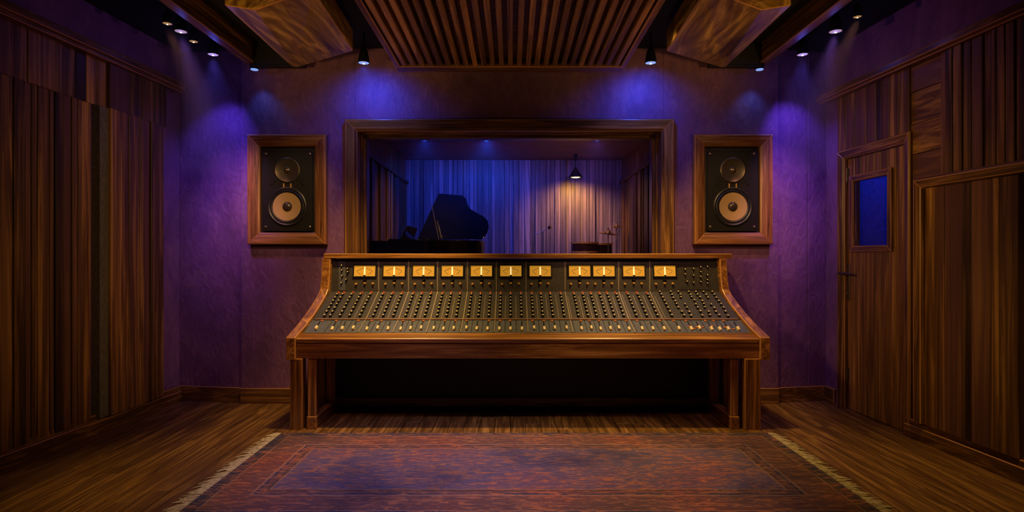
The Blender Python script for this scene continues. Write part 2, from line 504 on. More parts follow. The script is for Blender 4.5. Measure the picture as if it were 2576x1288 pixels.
struct(b, 'board_cladding', PANEL['z'], parent=wl, bevel=0.004)
b = MB(TL)
b.box(sL(276, 0.07) + 0.005, sL(255, 0.07) + 0.02, 0.001, 0.078, 0.13, ZJ)
o = struct(b, 'grey_board', M_grey, parent=wl, bevel=0.003)
o['label'] = 'grey painted upright board between the timber boards'
b = MB(TL)
b.box(sL(444), SEND, 0.0, 0.06, 0, 0.11); b.box(sL(444), SEND, 0.0, 0.045, 0.11, 0.16)
struct(b, 'baseboard_left', TRIM['y'], label='dark timber baseboard along the left wall', bevel=0.006, worn=M_edge)
b = MB(TL)
b.box(sL(436), SEND, 0.0, 0.10, 3.17, 3.20); b.box(sL(436), SEND, 0.0, 0.135, 3.20, 3.25); b.box(sL(436), SEND, 0.0, 0.11, 3.25, 3.275)
struct(b, 'trim_1', TRIM['y'], label='timber rail above the boards of the left wall', bevel=0.006, worn=M_edge)

# right wall with its door opening
DS0, DS1, DZ = sR(2119), sR(2270), 2.47
b = MB(TR)
b.box(-0.1, DS0, -0.15, 0, 0, CEIL); b.box(DS1, SEND, -0.15, 0, 0, CEIL); b.box(DS0, DS1, -0.15, 0, DZ, CEIL)
wr = struct(b, 'wall_right', M_wall, label='right wall clad in timber boards around the door')
RZ = 3.07
b = MB(TR)
us = [2106, 2128, 2150, 2178, 2203, 2226, 2243, 2266, 2292]
for i, (u0, u1) in enumerate(zip(us[:-1], us[1:])):
    b.box(sR(u0, .03) + 0.003, sR(u1, .03) - 0.003, 0.001, 0.03 + 0.02 * (i >= 5), 2.50, RZ)
us = [2365, 2382, 2402, 2426, 2447, 2476, 2500, 2512, 2535, 2560, 2590, 2640]
ss = [sR(u, .05) for u in us]
while ss[-1] < SEND - 0.4: ss.append(ss[-1] + 0.16)
for s0, s1 in zip(ss[:-1], ss[1:]):
    b.box(s0 + 0.0045, s1 - 0.0045, 0.001, 0.055 + random.choice((0, 0.012, 0.02)), 2.13, RZ)
struct(b, 'board_cladding', PANEL['z'], parent=wr, bevel=0.004)
b = MB(TR)
z = 0.0
for h in (0.42, 0.42, 0.42, 0.42, 0.42, 0.24, 0.25, 0.27, 0.24):
    z1 = min(z + h, RZ)
    if z1 > z: b.box(sR(2291, .03), sR(2365, .03) + (0.02 if z > 2.1 else 0.2), 0.001, 0.024 + random.choice((0, 0.006)), z + 0.002, z1 - 0.002)
    z += h
o = struct(b, 'horizontal_boards', PANEL['y'], parent=wr, bevel=0.003)
b = MB(TR)
b.box(sR(2082), SEND, 0.0, 0.10, 3.07, 3.09); b.box(sR(2082), SEND, 0.0, 0.13, 3.09, 3.14); b.box(sR(2082), SEND, 0.0, 0.105, 3.14, 3.16)
struct(b, 'trim_2', TRIM['y'], label='timber rail above the boards of the right wall', bevel=0.006, worn=M_edge)
b = MB(TR)
b.box(0.02, sR(2104), 0.0, 0.03, 0, 0.155)
b.box(sR(2294), SEND, 0.0, 0.075, 0, 0.11); b.box(sR(2294), SEND, 0.0, 0.06, 0.11, 0.155)
struct(b, 'baseboard_right', TRIM['y'], label='dark timber baseboard along the right wall', bevel=0.006, worn=M_edge)
# wall and room behind the camera
b = MB(); b.box(-4.3, 4.3, YB - 0.1, YB, 0, CEIL)
struct(b, 'wall_front', M_wall, label='purple wall closing the near end of the room')

# ------------------------------------------------------------------ door
dr = thing('door_1', 'plank door with a narrow blue-lit window in the right wall', 'door', tuple(TR @ Vector(((DS0 + DS1) / 2, 0, 0))), kind='structure')
b = MB(TR)
fo0, fo1 = sR(2107, .05), sR(2290, .05)
b.ring(fo0, fo1, -0.2, 2.535, [(0, 0.0), (0, 0.055), (0.012, 0.065), (0.065, 0.05), (0.085, 0.035), (0.085, -0.1), (0.02, -0.1), (0.02, 0.0)], sides='tlr')
for v in b.v: v.z = max(v.z, 0.0)
build(b, 'door_frame', [TRIM['y'], TRIM['z']], dr, bevel=0.004, worn=M_edge)
# leaf of vertical planks round the window opening
l0, l1 = fo0 + 0.087, fo1 - 0.087
w0, w1, wz0, wz1 = sR(2147), sR(2243), 1.57, 2.245
b = MB(TR)
k = 8
edges = [l0 + (l1 - l0) * t for t in (0, .13, .24, .36, .47, .58, .70, .82, 1)]
for s0, s1 in zip(edges[:-1], edges[1:]):
    a0, a1 = s0 + 0.002, s1 - 0.002
    if a1 <= w0 or a0 >= w1:
        b.box(a0, a1, -0.05, 0.004, 0.006, 2.445)
    else:
        for c0, c1, z0, z1 in ((a0, a1, 0.006, wz0), (a0, a1, wz1, 2.445)):
            b.box(c0, c1, -0.05, 0.004, z0, z1)
        if a0 < w0: b.box(a0, w0, -0.05, 0.004, wz0, wz1)
        if a1 > w1: b.box(w1, a1, -0.05, 0.004, wz0, wz1)
leaf = build(b, 'door_leaf', DOORW['z'], dr, bevel=0.004)
b = MB(TR)
b.ring(w0 - 0.03, w1 + 0.03, wz0 - 0.03, wz1 + 0.03, [(0, 0.004), (0, 0.03), (0.05, 0.03), (0.058, 0.02), (0.058, -0.05), (0.03, -0.05), (0.03, 0.004)])
build(b, 'window_frame', [TRIM['y'], TRIM['z']], leaf, bevel=0.003, worn=M_edge)
b = MB(TR); b.box(w0 + 0.02, w1 - 0.02, -0.03, -0.022, wz0 + 0.02, wz1 - 0.02)
build(b, 'glass_pane', M_glass, leaf)
for z0 in (1.42 + 0.80, 0.27):
    b = MB(TR)
    b.cyl((l0 + 0.0, 0.012, z0), (l0 + 0.0, 0.012, z0 + 0.14), 0.009, n=10)
    b.box(l0 - 0.02, l0 + 0.025, 0.002, 0.008, z0 + 0.005, z0 + 0.135)
    b.cyl((l0, 0.012, z0 - 0.008), (l0, 0.012, z0 + 0.148), 0.005, n=8)
    build(b, 'hinge', M_iron, dr, smooth=True)
b = MB(TR)
hs = sR(2135)
b.box(hs - 0.03, hs + 0.03, 0.004, 0.014, 1.07, 1.42)
b.cyl((hs, 0.012, 1.13), (hs, 0.02, 1.13), 0.018, n=12)
hp = build(b, 'handle_plate', M_iron, dr, bevel=0.003)
b = MB(TR)
b.cyl((hs, 0.013, 1.33), (hs, 0.065, 1.33), 0.014, n=12)
b.tube([(hs - 0.07, 0.065, 1.333), (hs, 0.066, 1.333), (hs + 0.08, 0.064, 1.330), (hs + 0.155, 0.058, 1.326)], [0.009, 0.012, 0.010, 0.009], n=10)
build(b, 'handle', M_iron, dr, smooth=True)
# lobby behind the door window
b = MB(TR)
b.box(DS0 - 0.3, DS1 + 0.3, -1.1, -1.04, 0, 2.9)
b.box(DS0 - 0.36, DS0 - 0.3, -1.1, -0.15, 0, 2.9); b.box(DS1 + 0.3, DS1 + 0.36, -1.1, -0.15, 0, 2.9)
b.box(DS0 - 0.36, DS1 + 0.36, -1.1, -0.15, 2.9, 2.96); b.box(DS0 - 0.36, DS1 + 0.36, -1.1, -0.15, -0.06, 0)
struct(b, 'wall_lobby', M_bluewall, label='blue-lit lobby wall behind the door window')
p = TR @ Vector(((DS0 + DS1) / 2, -0.7, 2.7))
lamp('lobby_light', 'POINT', p, 8, (0.02, 0.12, 1.0), None, 0.08)

# ------------------------------------------------------------------ large framed timber panel right of the door
bp0, bp1 = sR(2303, .08), sR(2562, .08)
pn = thing('wall_panel', 'large framed panel of vertical boards right of the door', 'wall panel', tuple(TR @ Vector(((bp0 + bp1) / 2, 0, 0.16))))
b = MB(TR)
b.ring(bp0, bp1 + 0.35, -0.1, 2.125, [(0, 0.026), (0, 0.105), (0.02, 0.118), (0.075, 0.105), (0.085, 0.085), (0.085, 0.026)], sides='tlr')
for v in b.v: v.z = max(v.z, 0.157)
build(b, 'frame', [TRIM['y'], TRIM['z']], pn, bevel=0.005, worn=M_edge)
b = MB(TR)
s = bp0 + 0.086
while s < bp1 - 0.05:
    wd = random.choice((0.05, 0.08, 0.11, 0.14))
    b.box(s + 0.001, min(s + wd, bp1) - 0.001, 0.026, 0.07 + random.choice((0, 0.003)), 0.157, 2.039)
    s += wd
build(b, 'boards', PANEL['z'], pn, bevel=0.002)

# ------------------------------------------------------------------ studio window
wn = thing('window_1', 'wide studio window in a stepped dark timber frame', 'window', (0, 6.0, WZ0), kind='structure')
b = MB()
b.ring(U(866, 5.86), U(1697, 5.86), 1.10, V(298, 5.86), [(0, YC), (0, 5.87), (0.012, 5.858), (0.10, 5.866), (0.125, 5.88), (0.125, YC)])
build(b, 'outer_casing', [TRIM['x'], TRIM['z']], wn, bevel=0.004, worn=M_edge)
b = MB()
b.ring(WX0 + 0.002, WX1 - 0.002, WZ0 + 0.002, WZ1 - 0.002, [(0, 5.90), (0, 6.22), (0.05, 6.22), (0.05, 6.03), (0.032, 6.02), (0.032, 5.93), (0.02, 5.90)])
build(b, 'stepped_reveal', [TRIM['x'], TRIM['z']], wn, bevel=0.004)
b = MB()
b.ring(WX0 + 0.05, WX1 - 0.05, WZ0 + 0.05, WZ1 - 0.05, [(0, 6.07), (0, 6.2), (0.028, 6.2), (0.028, 6.085), (0.02, 6.07)])
build(b, 'glazing_bead', [TRIM['x'], TRIM['z']], wn, bevel=0.003)
b = MB(); b.box(WX0 + 0.06, WX1 - 0.06, 6.12, 6.128, WZ0 + 0.06, WZ1 - 0.06)
build(b, 'glass_pane', M_glass, wn)

# ------------------------------------------------------------------ recording studio behind the glass
FZ, SCZ, SY = 0.72, 3.0, 9.05
SX0, SX1 = -1.66, 1.72
b = MB(); b.box(SX0 - 0.2, SX1 + 0.2, 6.25, SY + 0.2, FZ - 0.06, FZ)
struct(b, 'floor_studio', FLOORW['x'], label='raised timber floor of the recording studio')
b = MB(); b.box(SX0 - 0.2, SX1 + 0.2, 6.25, SY + 0.2, SCZ, SCZ + 0.06)
struct(b, 'ceiling_studio', M_studioceil, label='low plum ceiling of the recording studio')
b = MB()
b.box(SX0 - 0.2, SX1 + 0.2, SY + 0.03, SY + 0.2, FZ, SCZ)
x = SX0
while x < SX1:
    wd = random.choice((0.045, 0.06, 0.075, 0.09))
    b.box(x + 0.003, min(x + wd, SX1) - 0.003, SY - random.choice((0, 0.008, 0.016, 0.03)), SY + 0.029, FZ, SCZ - 0.005)
    x += wd
struct(b, 'wall_studio_back', STUDIO['z'], label='blue-lit upright boards at the back of the recording studio', bevel=0.004)
for nm, xx, sg in (('wall_studio_left', SX0, 1), ('wall_studio_right', SX1, -1)):
    b = MB()
    b.box(min(xx, xx - sg * 0.2), max(xx, xx - sg * 0.2), 6.25, SY, FZ, SCZ)
    y = 6.3
    while y < SY - 0.05:
        wd = random.choice((0.07, 0.1, 0.14))
        e = xx + sg * random.choice((0.02, 0.03, 0.045))
        b.box(min(xx + sg * 0.001, e), max(xx + sg * 0.001, e), y + 0.004, min(y + wd, SY - 0.04) - 0.004, FZ, 2.62)
        y += wd
    b.box(min(xx + sg * 0.001, xx + sg * 0.06), max(xx + sg * 0.001, xx + sg * 0.06), 6.26, SY - 0.04, 2.622, 2.66)
    struct(b, nm, PANEL['z'], label='timber boarded %s wall of the recording studio' % nm.split('_')[2], bevel=0.004)

# studio ceiling downlights
dl = None
for i, (u, lab) in enumerate(((1067, 'small blue downlight in the studio ceiling above the grand piano'),
                              (1223, 'small blue downlight in the studio ceiling between the other two, brightest of the three'),
                              (1503, 'small blue downlight in the studio ceiling beside the cone pendant lamp'))):
    loc = (U(u, 7.45), 7.45, SCZ - 0.012)
    if dl is None:
        dl = thing('downlight', lab, 'ceiling light', loc, group='studio ceiling downlights')
        b = MB(); b.lathe([(0.046, 0.0125), (0.062, 0.0125), (0.062, -0.004), (0.052, -0.008), (0.046, -0.004)], loc, n=28, cap=False)
        build(b, 'trim_ring', M_can, dl, smooth=True)
        b = MB(); b.lathe([(0.046, 0.008), (0.045, 0.001)], loc, n=28)
        build(b, 'lens', M_bluelens, dl)
    else:
        copy_tree(dl, loc, lab)
    lamp('downlight_light', 'SPOT', (loc[0], loc[1], SCZ - 0.03), (45, 95, 20)[i], ((0.02, 0.08, 1.0), (0.02, 0.09, 1.0), (0.22, 0.12, 1.0))[i], (loc[0] + 0.0, 8.9, 1.7), 0.03, 128, 0.9)

# pendant lamp
px_, pz_ = U(1448, 8.55), V(447, 8.55)
pd = thing('pendant_lamp', 'black cone pendant lamp glowing amber behind the studio window', 'pendant lamp', (px_, 8.55, pz_))
b = MB(); b.lathe([(0.098, 0.0), (0.10, 0.004), (0.10, 0.012), (0.022, 0.135), (0.016, 0.15), (0.014, 0.145), (0.02, 0.128), (0.092, 0.014)], (px_, 8.55, pz_), n=36, cap=False)
build(b, 'lamp_shade', M_can, pd, smooth=True)
b = MB(); b.cyl((px_, 8.55, pz_ + 0.145), (px_, 8.55, SCZ - 0.03), 0.004, n=8)
build(b, 'cord', M_can, pd)
b = MB(); b.cyl((px_, 8.55, SCZ), (px_, 8.55, SCZ - 0.10), 0.035, 0.008, n=16)
build(b, 'ceiling_rose', M_can, pd, smooth=True)
b = MB(); b.lathe([(0.002, -0.005), (0.05, 0.0), (0.075, 0.012), (0.07, 0.03), (0.02, 0.07)], (px_, 8.55, pz_), n=24)
build(b, 'bulb', M_pend, pd, smooth=True)
lamp('pendant_light', 'SPOT', (px_, 8.55, pz_ - 0.02), 55, (1.0, 0.45, 0.07), (px_, 8.80, pz_ - 0.55), 0.03, 146, 0.9)
lamp('studio_fill_light', 'SPOT', (0.2, 6.6, 2.9), 70, (1.0, 0.5, 0.12), (-1.7, 7.6, 1.6), 0.06, 50, 1.0)  # unseen spots added to warm the studio side boards
lamp('studio_fill_light', 'SPOT', (0.0, 6.6, 2.9), 30, (1.0, 0.5, 0.14), (1.75, 8.3, 1.6), 0.06, 50, 1.0)
lamp('studio_fill_light', 'SPOT', (0.9, 6.8, 1.0), 26, (1.0, 0.36, 0.30), (0.3, 8.2, 3.0), 0.06, 90, 1.0)  # unseen uplight added to redden the studio ceiling

# ------------------------------------------------------------------ grand piano
PT = 1.695                       # top of the case
gp = thing('grand_piano', 'black grand piano with raised lid behind the studio window', 'piano', (-0.95, 7.2, FZ))
def outline(n=10):
    """plan of a grand piano: s from keyboard to tail, t from bass to treble side"""
    pts = [(0, 0), (0, 1), (0.38, 1.0), (0.46, 0.93), (0.52, 0.80), (0.60, 0.70), (0.72, 0.62), (0.84, 0.55), (0.93, 0.45), (0.985, 0.30), (1.0, 0.16), (0.985, 0.05), (0.95, 0.0)]
    return pts
def plan(s_, t_):                # treble side faces the camera
    return (-1.42 + 1.08 * s_, 7.62 - 0.98 * t_)
pl = [plan(*q) for q in outline()]
b = MB(); b.loft([(x, y, PT - 0.30) for x, y in pl], [(x, y, PT) for x, y in pl])
build(b, 'case', M_piano, gp, bevel=0.012, seg=2, smooth=True)
h0, h1, up = Vector((-1.235, 7.60, PT + 0.02)), Vector((-0.36, 7.60, PT + 0.02)), Vector((0.25, 0.20, 0.62))
ld = []
for s_, t_ in outline():
    q = h0 + (h1 - h0) * s_ + up * t_ * (1.0 - 0.12 * s_)
    ld.append(q)
nrm = (h1 - h0).cross(up).normalized() * 0.02
b = MB(); b.loft(ld, [q + nrm for q in ld])
build(b, 'lid', M_piano, gp, bevel=0.006, smooth=True)
b = MB(); b.cyl((U(1104, 6.95), 6.95, PT - 0.01), (U(1085, 7.4), 7.44, V(517, 7.42)), 0.008, n=8)
o = build(b, 'lid_prop', M_steel, gp, smooth=True)
b = MB()
b.box(-1.60, -1.40, 6.66, 7.60, PT - 0.24, PT - 0.17); b.box(-1.60, -1.55, 6.66, 7.60, PT - 0.17, PT - 0.11)
b.box(-1.60, -1.40, 6.62, 6.66, PT - 0.24, PT - 0.02); b.box(-1.60, -1.40, 7.60, 7.64, PT - 0.24, PT - 0.02)
build(b, 'key_bed', M_piano, gp, bevel=0.008, seg=2)
b = MB(); b.box(-1.548, -1.42, 6.68, 7.58, PT - 0.169, PT - 0.145)
build(b, 'keyboard', M_ivory, gp)
b = MB()
b.hexa([(-1.30, 6.75, PT), (-1.27, 6.75, PT), (-1.27, 7.45, PT), (-1.30, 7.45, PT),
        (-1.22, 6.78, PT + 0.16), (-1.205, 6.78, PT + 0.16), (-1.205, 7.42, PT + 0.16), (-1.22, 7.42, PT + 0.16)])
build(b, 'music_desk', M_piano, gp, bevel=0.004)
for x, y in ((-1.3, 6.85), (-1.3, 7.4), (-0.48, 7.4)):
    b = MB(); b.lathe([(0.05, PT - 0.30 - FZ), (0.045, 0.5), (0.03, 0.12), (0.035, 0.05), (0.02, 0.0)], (x, y, FZ), n=16)
    build(b, 'leg', M_piano, gp, smooth=True)

# ------------------------------------------------------------------ drum kit, each piece its own
YD = 8.25
def drum(name, lab, x, y, z0, h, r, tilt=0):
    t = thing(name, lab, 'drum', (x, y, FZ), group=None)
    T0 = Matrix.Translation((x, y, z0)) @ Matrix.Rotation(tilt, 4, 'X')
    b = MB(T0); b.lathe([(r, 0), (r, h)], (0, 0, 0), n=32); build(b, 'shell', M_drum, t, smooth=True)
    for zz in (0.0, h):
        b = MB(T0); b.lathe([(r + 0.001, zz - 0.012), (r + 0.01, zz - 0.012), (r + 0.01, zz + 0.012), (r + 0.001, zz + 0.012)], (0, 0, 0), n=32, cap=False)
        build(b, 'rim', M_brass, t, smooth=True)
    b = MB(T0); b.lathe([(r, h), (r * 0.98, h + 0.004)], (0, 0, 0), n=32); build(b, 'drum_head', M_skin, t)
    b = MB()
    for k in range(3):
        a = 2 * PI * k / 3 + 0.4
        b.tube([(x + r * math.cos(a), y + r * math.sin(a), z0 + 0.02), (x + (r + 0.03) * math.cos(a), y + (r + 0.03) * math.sin(a), FZ + 0.006)], 0.007, n=6)
    build(b, 'stand', M_steel, t, smooth=True)
    return t
drum('snare_drum', 'shallow dark snare drum with brass rim nearest the amber pendant', U(1470, YD), YD, 1.555, 0.13, 0.19)
drum('floor_tom', 'deep dark tom drum with brass rim beside the cymbal stand', U(1513, YD), YD + 0.12, 1.29, 0.38, 0.17)
t = thing('bass_drum', 'large dark bass drum lying on its side under the tom', 'drum', (1.08, 8.72, FZ))
b = MB(); b.cyl((1.08, 8.55, FZ + 0.27), (1.08, 8.9, FZ + 0.27), 0.27, n=36); build(b, 'shell', M_drum, t, smooth=True)
b = MB(); b.lathe([(0.271, -0.02), (0.29, -0.02), (0.29, 0.02), (0.271, 0.02)], (1.08, 8.56, FZ + 0.27), 'y', n=36, cap=False); build(b, 'rim', M_brass, t, smooth=True)
def cymbal(name, lab, u, v, r, y, tilt):
    x, z = U(u, y), V(v, y)
    t = thing(name, lab, 'cymbal', (x, y, FZ))
    T0 = Matrix.Translation((x, y, z)) @ Matrix.Rotation(tilt[0], 4, 'X') @ Matrix.Rotation(tilt[1], 4, 'Y')
    b = MB(T0); b.lathe([(r, 0), (r * 0.6, 0.014), (r * 0.22, 0.024), (r * 0.18, 0.045), (0.006, 0.055), (0.006, 0.05), (r * 0.17, 0.038), (r * 0.2, 0.018), (r * 0.6, 0.009), (r * 0.98, -0.003)], (0, 0, 0), n=40, cap=False)
    build(b, 'bronze_plate', M_cymbal, t, smooth=True)
    b = MB(); b.cyl((x, y, FZ + 0.25), (x, y, z + 0.09), 0.008, n=8)
    b.cyl((x, y, z + 0.05), (x, y, z + 0.075), 0.014, n=10)
    for k in range(3):
        a = 2 * PI * k / 3 + 0.9
        b.tube([(x, y, FZ + 0.42), (x + 0.26 * math.cos(a), y + 0.26 * math.sin(a), FZ + 0.008)], 0.008, n=6)
    build(b, 'stand', M_steel, t, smooth=True)
cymbal('ride_cymbal', 'lower tilted bronze cymbal on a stand behind the studio window', 1530, 588, 0.13, 8.15, (0.16, 0.12))
cymbal('crash_cymbal', 'higher small bronze cymbal on a stand near the studio corner', 1551, 571, 0.09, 8.45, (0.1, -0.05))
# boom microphone stand
mx_, my_ = U(1366, 8.3), 8.3
t = thing('microphone_stand', 'thin boom microphone stand left of the drums in the studio', 'microphone stand', (mx_, my_, FZ))
b = MB(); b.cyl((mx_, my_, FZ + 0.02), (mx_, my_, V(582, my_)), 0.009, n=8); b.lathe([(0.13, 0), (0.13, 0.015), (0.02, 0.03)], (mx_, my_, FZ), n=24)
build(b, 'pole', M_steel, t, smooth=True)
b = MB(); b.tube([(U(1346, my_), my_, V(591, my_)), (U(1380, my_), my_, V(574, my_))], 0.007, n=8)
build(b, 'boom_arm', M_steel, t, smooth=True)
b = MB(); b.tube([(U(1380, my_), my_, V(574, my_)), (U(1385, my_), my_ - 0.02, V(570, my_))], [0.022, 0.026], n=12)
build(b, 'microphone', M_iron, t, smooth=True)

# ------------------------------------------------------------------ ceiling: slatted panel, angled baffles, beams, headers
cl = thing('ceiling_panel', 'slatted timber panel hanging under the middle of the black ceiling', 'ceiling panel', (0, 4.3, 3.2))
cx0, cx1, cy0, cy1 = -1.05, 1.022, 2.9, 5.38
b = MB()
b.box(cx0, cx1, cy1 - 0.16, cy1, 3.20, 3.30, 0); b.box(cx0, cx1, cy0, cy0 + 0.1, 3.20, 3.30, 0)
b.box(cx0, cx0 + 0.045, cy0 + 0.1, cy1 - 0.16, 3.20, 3.30, 1); b.box(cx1 - 0.045, cx1, cy0 + 0.1, cy1 - 0.16, 3.20, 3.30, 1)
build(b, 'frame', [TRIM['x'], TRIM['y']], cl, bevel=0.005, worn=M_edge)
b = MB(); b.box(cx0 + 0.02, cx1 - 0.02, cy0 + 0.02, cy1 - 0.02, 3.285, 3.31)
build(b, 'backing_board', FLOORW['x'], cl)
b = MB()
nsl = 25
for i in range(nsl):
    xx = cx0 + 0.045 + (cx1 - cx0 - 0.09) * (i + 0.5) / nsl
    b.box(xx - 0.020, xx + 0.020, cy0 + 0.1, cy1 - 0.161, 3.207, 3.284)
build(b, 'slats', SLATW['y'], cl, bevel=0.003)
for x in (-0.8, 0.8):
    for y in (3.2, 5.0):
        b = MB(); b.cyl((x, y, 3.308), (x, y, CEIL), 0.008, n=8)
        build(b, 'hanger', M_can, cl)

def baffle(lab, sx):
    k = 1 if sx < 0 else 0.972
    X = lambda a: sx * abs(a) * k
    zb = 3.30
    far = [(X(2.095), 5.53), (X(2.04), 5.496), (X(1.397), 5.10)]
    near = [(X(2.063), 4.165), (X(1.80), 4.07), (X(1.347), 3.92)]
    t = thing('ceiling_baffle', lab, 'ceiling baffle', (X(1.73), 4.7, zb), group='angled plywood baffles')
    b = MB()
    low = [(far[0][0], far[0][1], zb), (far[1][0], far[1][1], zb - 0.015), (far[2][0], far[2][1], zb), (near[2][0], near[2][1], zb), (near[1][0], near[1][1], zb - 0.075), (near[0][0], near[0][1], zb)]
    up_ = [(p[0], p[1], zb + 0.19) for p in low]
    n = 6
    b.add(low + up_, [(0, 1, 4, 5), (1, 2, 3), (1, 3, 4), (7, 6, 11, 10), (8, 7, 10, 9)] + [(i, (i + 1) % n, n + (i + 1) % n, n + i) for i in range(n)])
    build(b, 'box', GOLDW['y'], t, bevel=0.006, worn=M_edge)
    for (x, y) in ((X(1.85), 5.1), (X(1.55), 4.3)):
        b = MB(); b.cyl((x, y, zb + 0.188), (x, y, CEIL), 0.01, n=8)
        build(b, 'hanger', M_can, t)
baffle('angled plywood ceiling baffle above the speaker nearer the left wall', -1)
baffle('angled plywood ceiling baffle above the speaker nearer the door', 1)
for sx, xc, lab in ((-1, -2.60, 'long timber ceiling beam beside the row of four hanging spotlights'), (1, 2.50, 'long timber ceiling beam beside the row of three hanging spotlights')):
    t = thing('ceiling_beam', lab, 'beam', (xc, 3.5, 3.41), kind='thing')
    b = MB()
    b.box(xc - 0.045, xc + 0.045, 0.5, 5.82, 3.41, 3.44)
    b.box(xc - 0.03, xc + 0.03, 0.5, 5.82, 3.44, CEIL)
    build(b, 'board', TRIM['y'], t, bevel=0.004, worn=M_edge)
    b = MB()
    x0, x1 = (xc + 0.032, xc + 0.55) if sx < 0 else (xc - 0.55, xc - 0.032)
    b.box(x0, x1, 5.74, 5.80, 3.39, CEIL)
    b.box(x0, x1, 5.73, 5.81, 3.375, 3.392)
    o = build(b, 'header_board', [M_black], t, bevel=0.003)
    o['label'] = 'short black cross board at the far end'

# ------------------------------------------------------------------ ceiling spotlights
def spotlight_proto():
    loc = (U(915, 5.5), 5.5, V(159, 5.5))
    t = thing('ceiling_spotlight', 'x', 'spotlight', loc, group='hanging ceiling spotlights')
    b = MB(); b.lathe([(0.053, 0.0), (0.056, 0.004), (0.052, 0.03), (0.040, 0.10), (0.030, 0.128), (0.012, 0.14), (0.010, 0.13), (0.028, 0.12), (0.048, 0.02)], loc, n=32, cap=False)
    h = build(b, 'housing', M_can, t, smooth=True)
    b = MB(); b.lathe([(0.002, -0.004), (0.03, -0.003), (0.049, 0.003), (0.046, 0.012)], loc, n=28)
    build(b, 'lens', M_bluelens, t, smooth=True)
    b = MB(); b.lathe([(0.002, -0.011), (0.007, -0.010), (0.009, -0.002)], loc, n=16)
    build(b, 'bulb', M_bulb, t, smooth=True)
    b = MB(); b.cyl(Vector(loc) + Vector((0, 0, 0.135)), (loc[0], loc[1], CEIL), 0.009, n=10)
    b.cyl(Vector(loc) + Vector((-0.03, 0, 0.15)), Vector(loc) + Vector((0.03, 0, 0.15)), 0.006, n=8)
    build(b, 'stem', M_can, t, smooth=True)
    return t
SP = [ # u, v, Y, warm lens, label
 (915, 159, 5.50, 0, 1.0, 'black cone spotlight with blue glow between the left baffle and slatted panel'),
 (1637, 159, 5.50, 0, 1.0, 'black cone spotlight with blue glow between the right baffle and slatted panel'),
 (421, 60, 4.75, 1, 0.7, 'warm hanging spotlight nearest the viewer in the row of four by the left wall'),
 (455, 80, 4.92, 1, 0.95, 'second nearest hanging spotlight in the row of four by the left wall'),
 (487, 105, 5.147, 1, 0.7, 'third nearest hanging spotlight in the row of four by the left wall'),
 (536, 138, 5.48, 1, 0.92, 'farthest hanging spotlight of the row of four, closest to the purple back wall'),
 (2019, 138, 5.48, 1, 0.95, 'farthest hanging spotlight of the row of three, closest to the purple back wall'),
 (2102, 80, 4.92, 1, 1.0, 'middle hanging spotlight in the row of three by the right wall'),
 (2157, 43, 4.616, 1, 0.6, 'warm hanging spotlight nearest the viewer in the row of three by the right wall'),
]
proto = spotlight_proto()
for i, (u, v, y, wm, hk, lab) in enumerate(SP):
    loc = (U(u, y), y, V(v, y))
    if i == 0:
        r = proto; r['label'] = lab
    else:
        r = copy_tree(proto, loc, lab)
        for ch in r.children:
            if not ch.name.startswith('stem'): ch.scale = (hk, hk, 0.5 + 0.5 * hk)
            if ch.name.startswith('lens') and wm:
                ch.data = ch.data.copy(); ch.data.materials[0] = M_warmlens
            if ch.name.startswith('stem'):
                k = (CEIL - loc[2] - 0.135) / (CEIL - proto.location.z - 0.135)
                ch.data = ch.data.copy()
                for vv in ch.data.vertices:
                    if vv.co.z > 0.2: vv.co.z = CEIL - loc[2]
# small round lamps under the beam ends
bl = None
for u, xc, lab in ((640, 0, 'small round blue lamp under the far end of the left ceiling beam'), (1911, 0, 'small round blue lamp under the far end of the right ceiling beam')):
    loc = (U(u, 5.77), 5.77, 3.352)
    if bl is None:
        bl = thing('beam_lamp', lab, 'spotlight', loc, group='small lamps under the beam ends')
        b = MB(); b.lathe([(0.036, 0.058), (0.040, 0.055), (0.040, 0.006), (0.034, 0.004)], loc, n=24); build(b, 'housing', M_can, bl, smooth=True)
        b = MB(); b.lathe([(0.002, -0.006), (0.036, -0.002), (0.036, 0.004)], loc, n=24); build(b, 'lens', M_bluelens, bl, smooth=True)
    else:
        copy_tree(bl, loc, lab)
# their light
def spot(u, v, y, e, col, tgt, ang, bl_=0.8):
    p = Vector((U(u, y), y, V(v, y) - 0.02))
    lamp('spotlight_light', 'SPOT', p, e, col, p + Vector(tgt), 0.03, ang, bl_)
spot(915, 159, 5.5, 22, BLUE, (0.0, 0.40, -0.44), 138, 1.0)
spot(1637, 159, 5.5, 22, BLUE, (0.0, 0.40, -0.44), 138, 1.0)
spot(536, 138, 5.48, 48, (0.14, 0.09, 1.0), (-0.22, 0.55, -1), 64)
spot(2019, 138, 5.48, 48, (0.16, 0.09, 1.0), (0.22, 0.55, -1), 64)
spot(455, 80, 4.92, 92, (0.46, 0.19, 1.0), (-0.02, 0.74, -1), 40, 1.0)
spot(2102, 80, 4.92, 88, (0.50, 0.19, 1.0), (0.04, 0.74, -1), 40, 1.0)
spot(421, 60, 4.75, 50, (1.0, 0.40, 0.30), (0.12, 0.8, -1), 34, 1.0)
spot(2157, 43, 4.616, 50, (1.0, 0.40, 0.30), (-0.12, 0.8, -1), 34, 1.0)
spot(640, 174, 5.77, 4, (0.10, 0.26, 1.0), (0.1, 0.15, -1), 80)
spot(1911, 174, 5.77, 4, (0.10, 0.26, 1.0), (-0.1, 0.15, -1), 80)
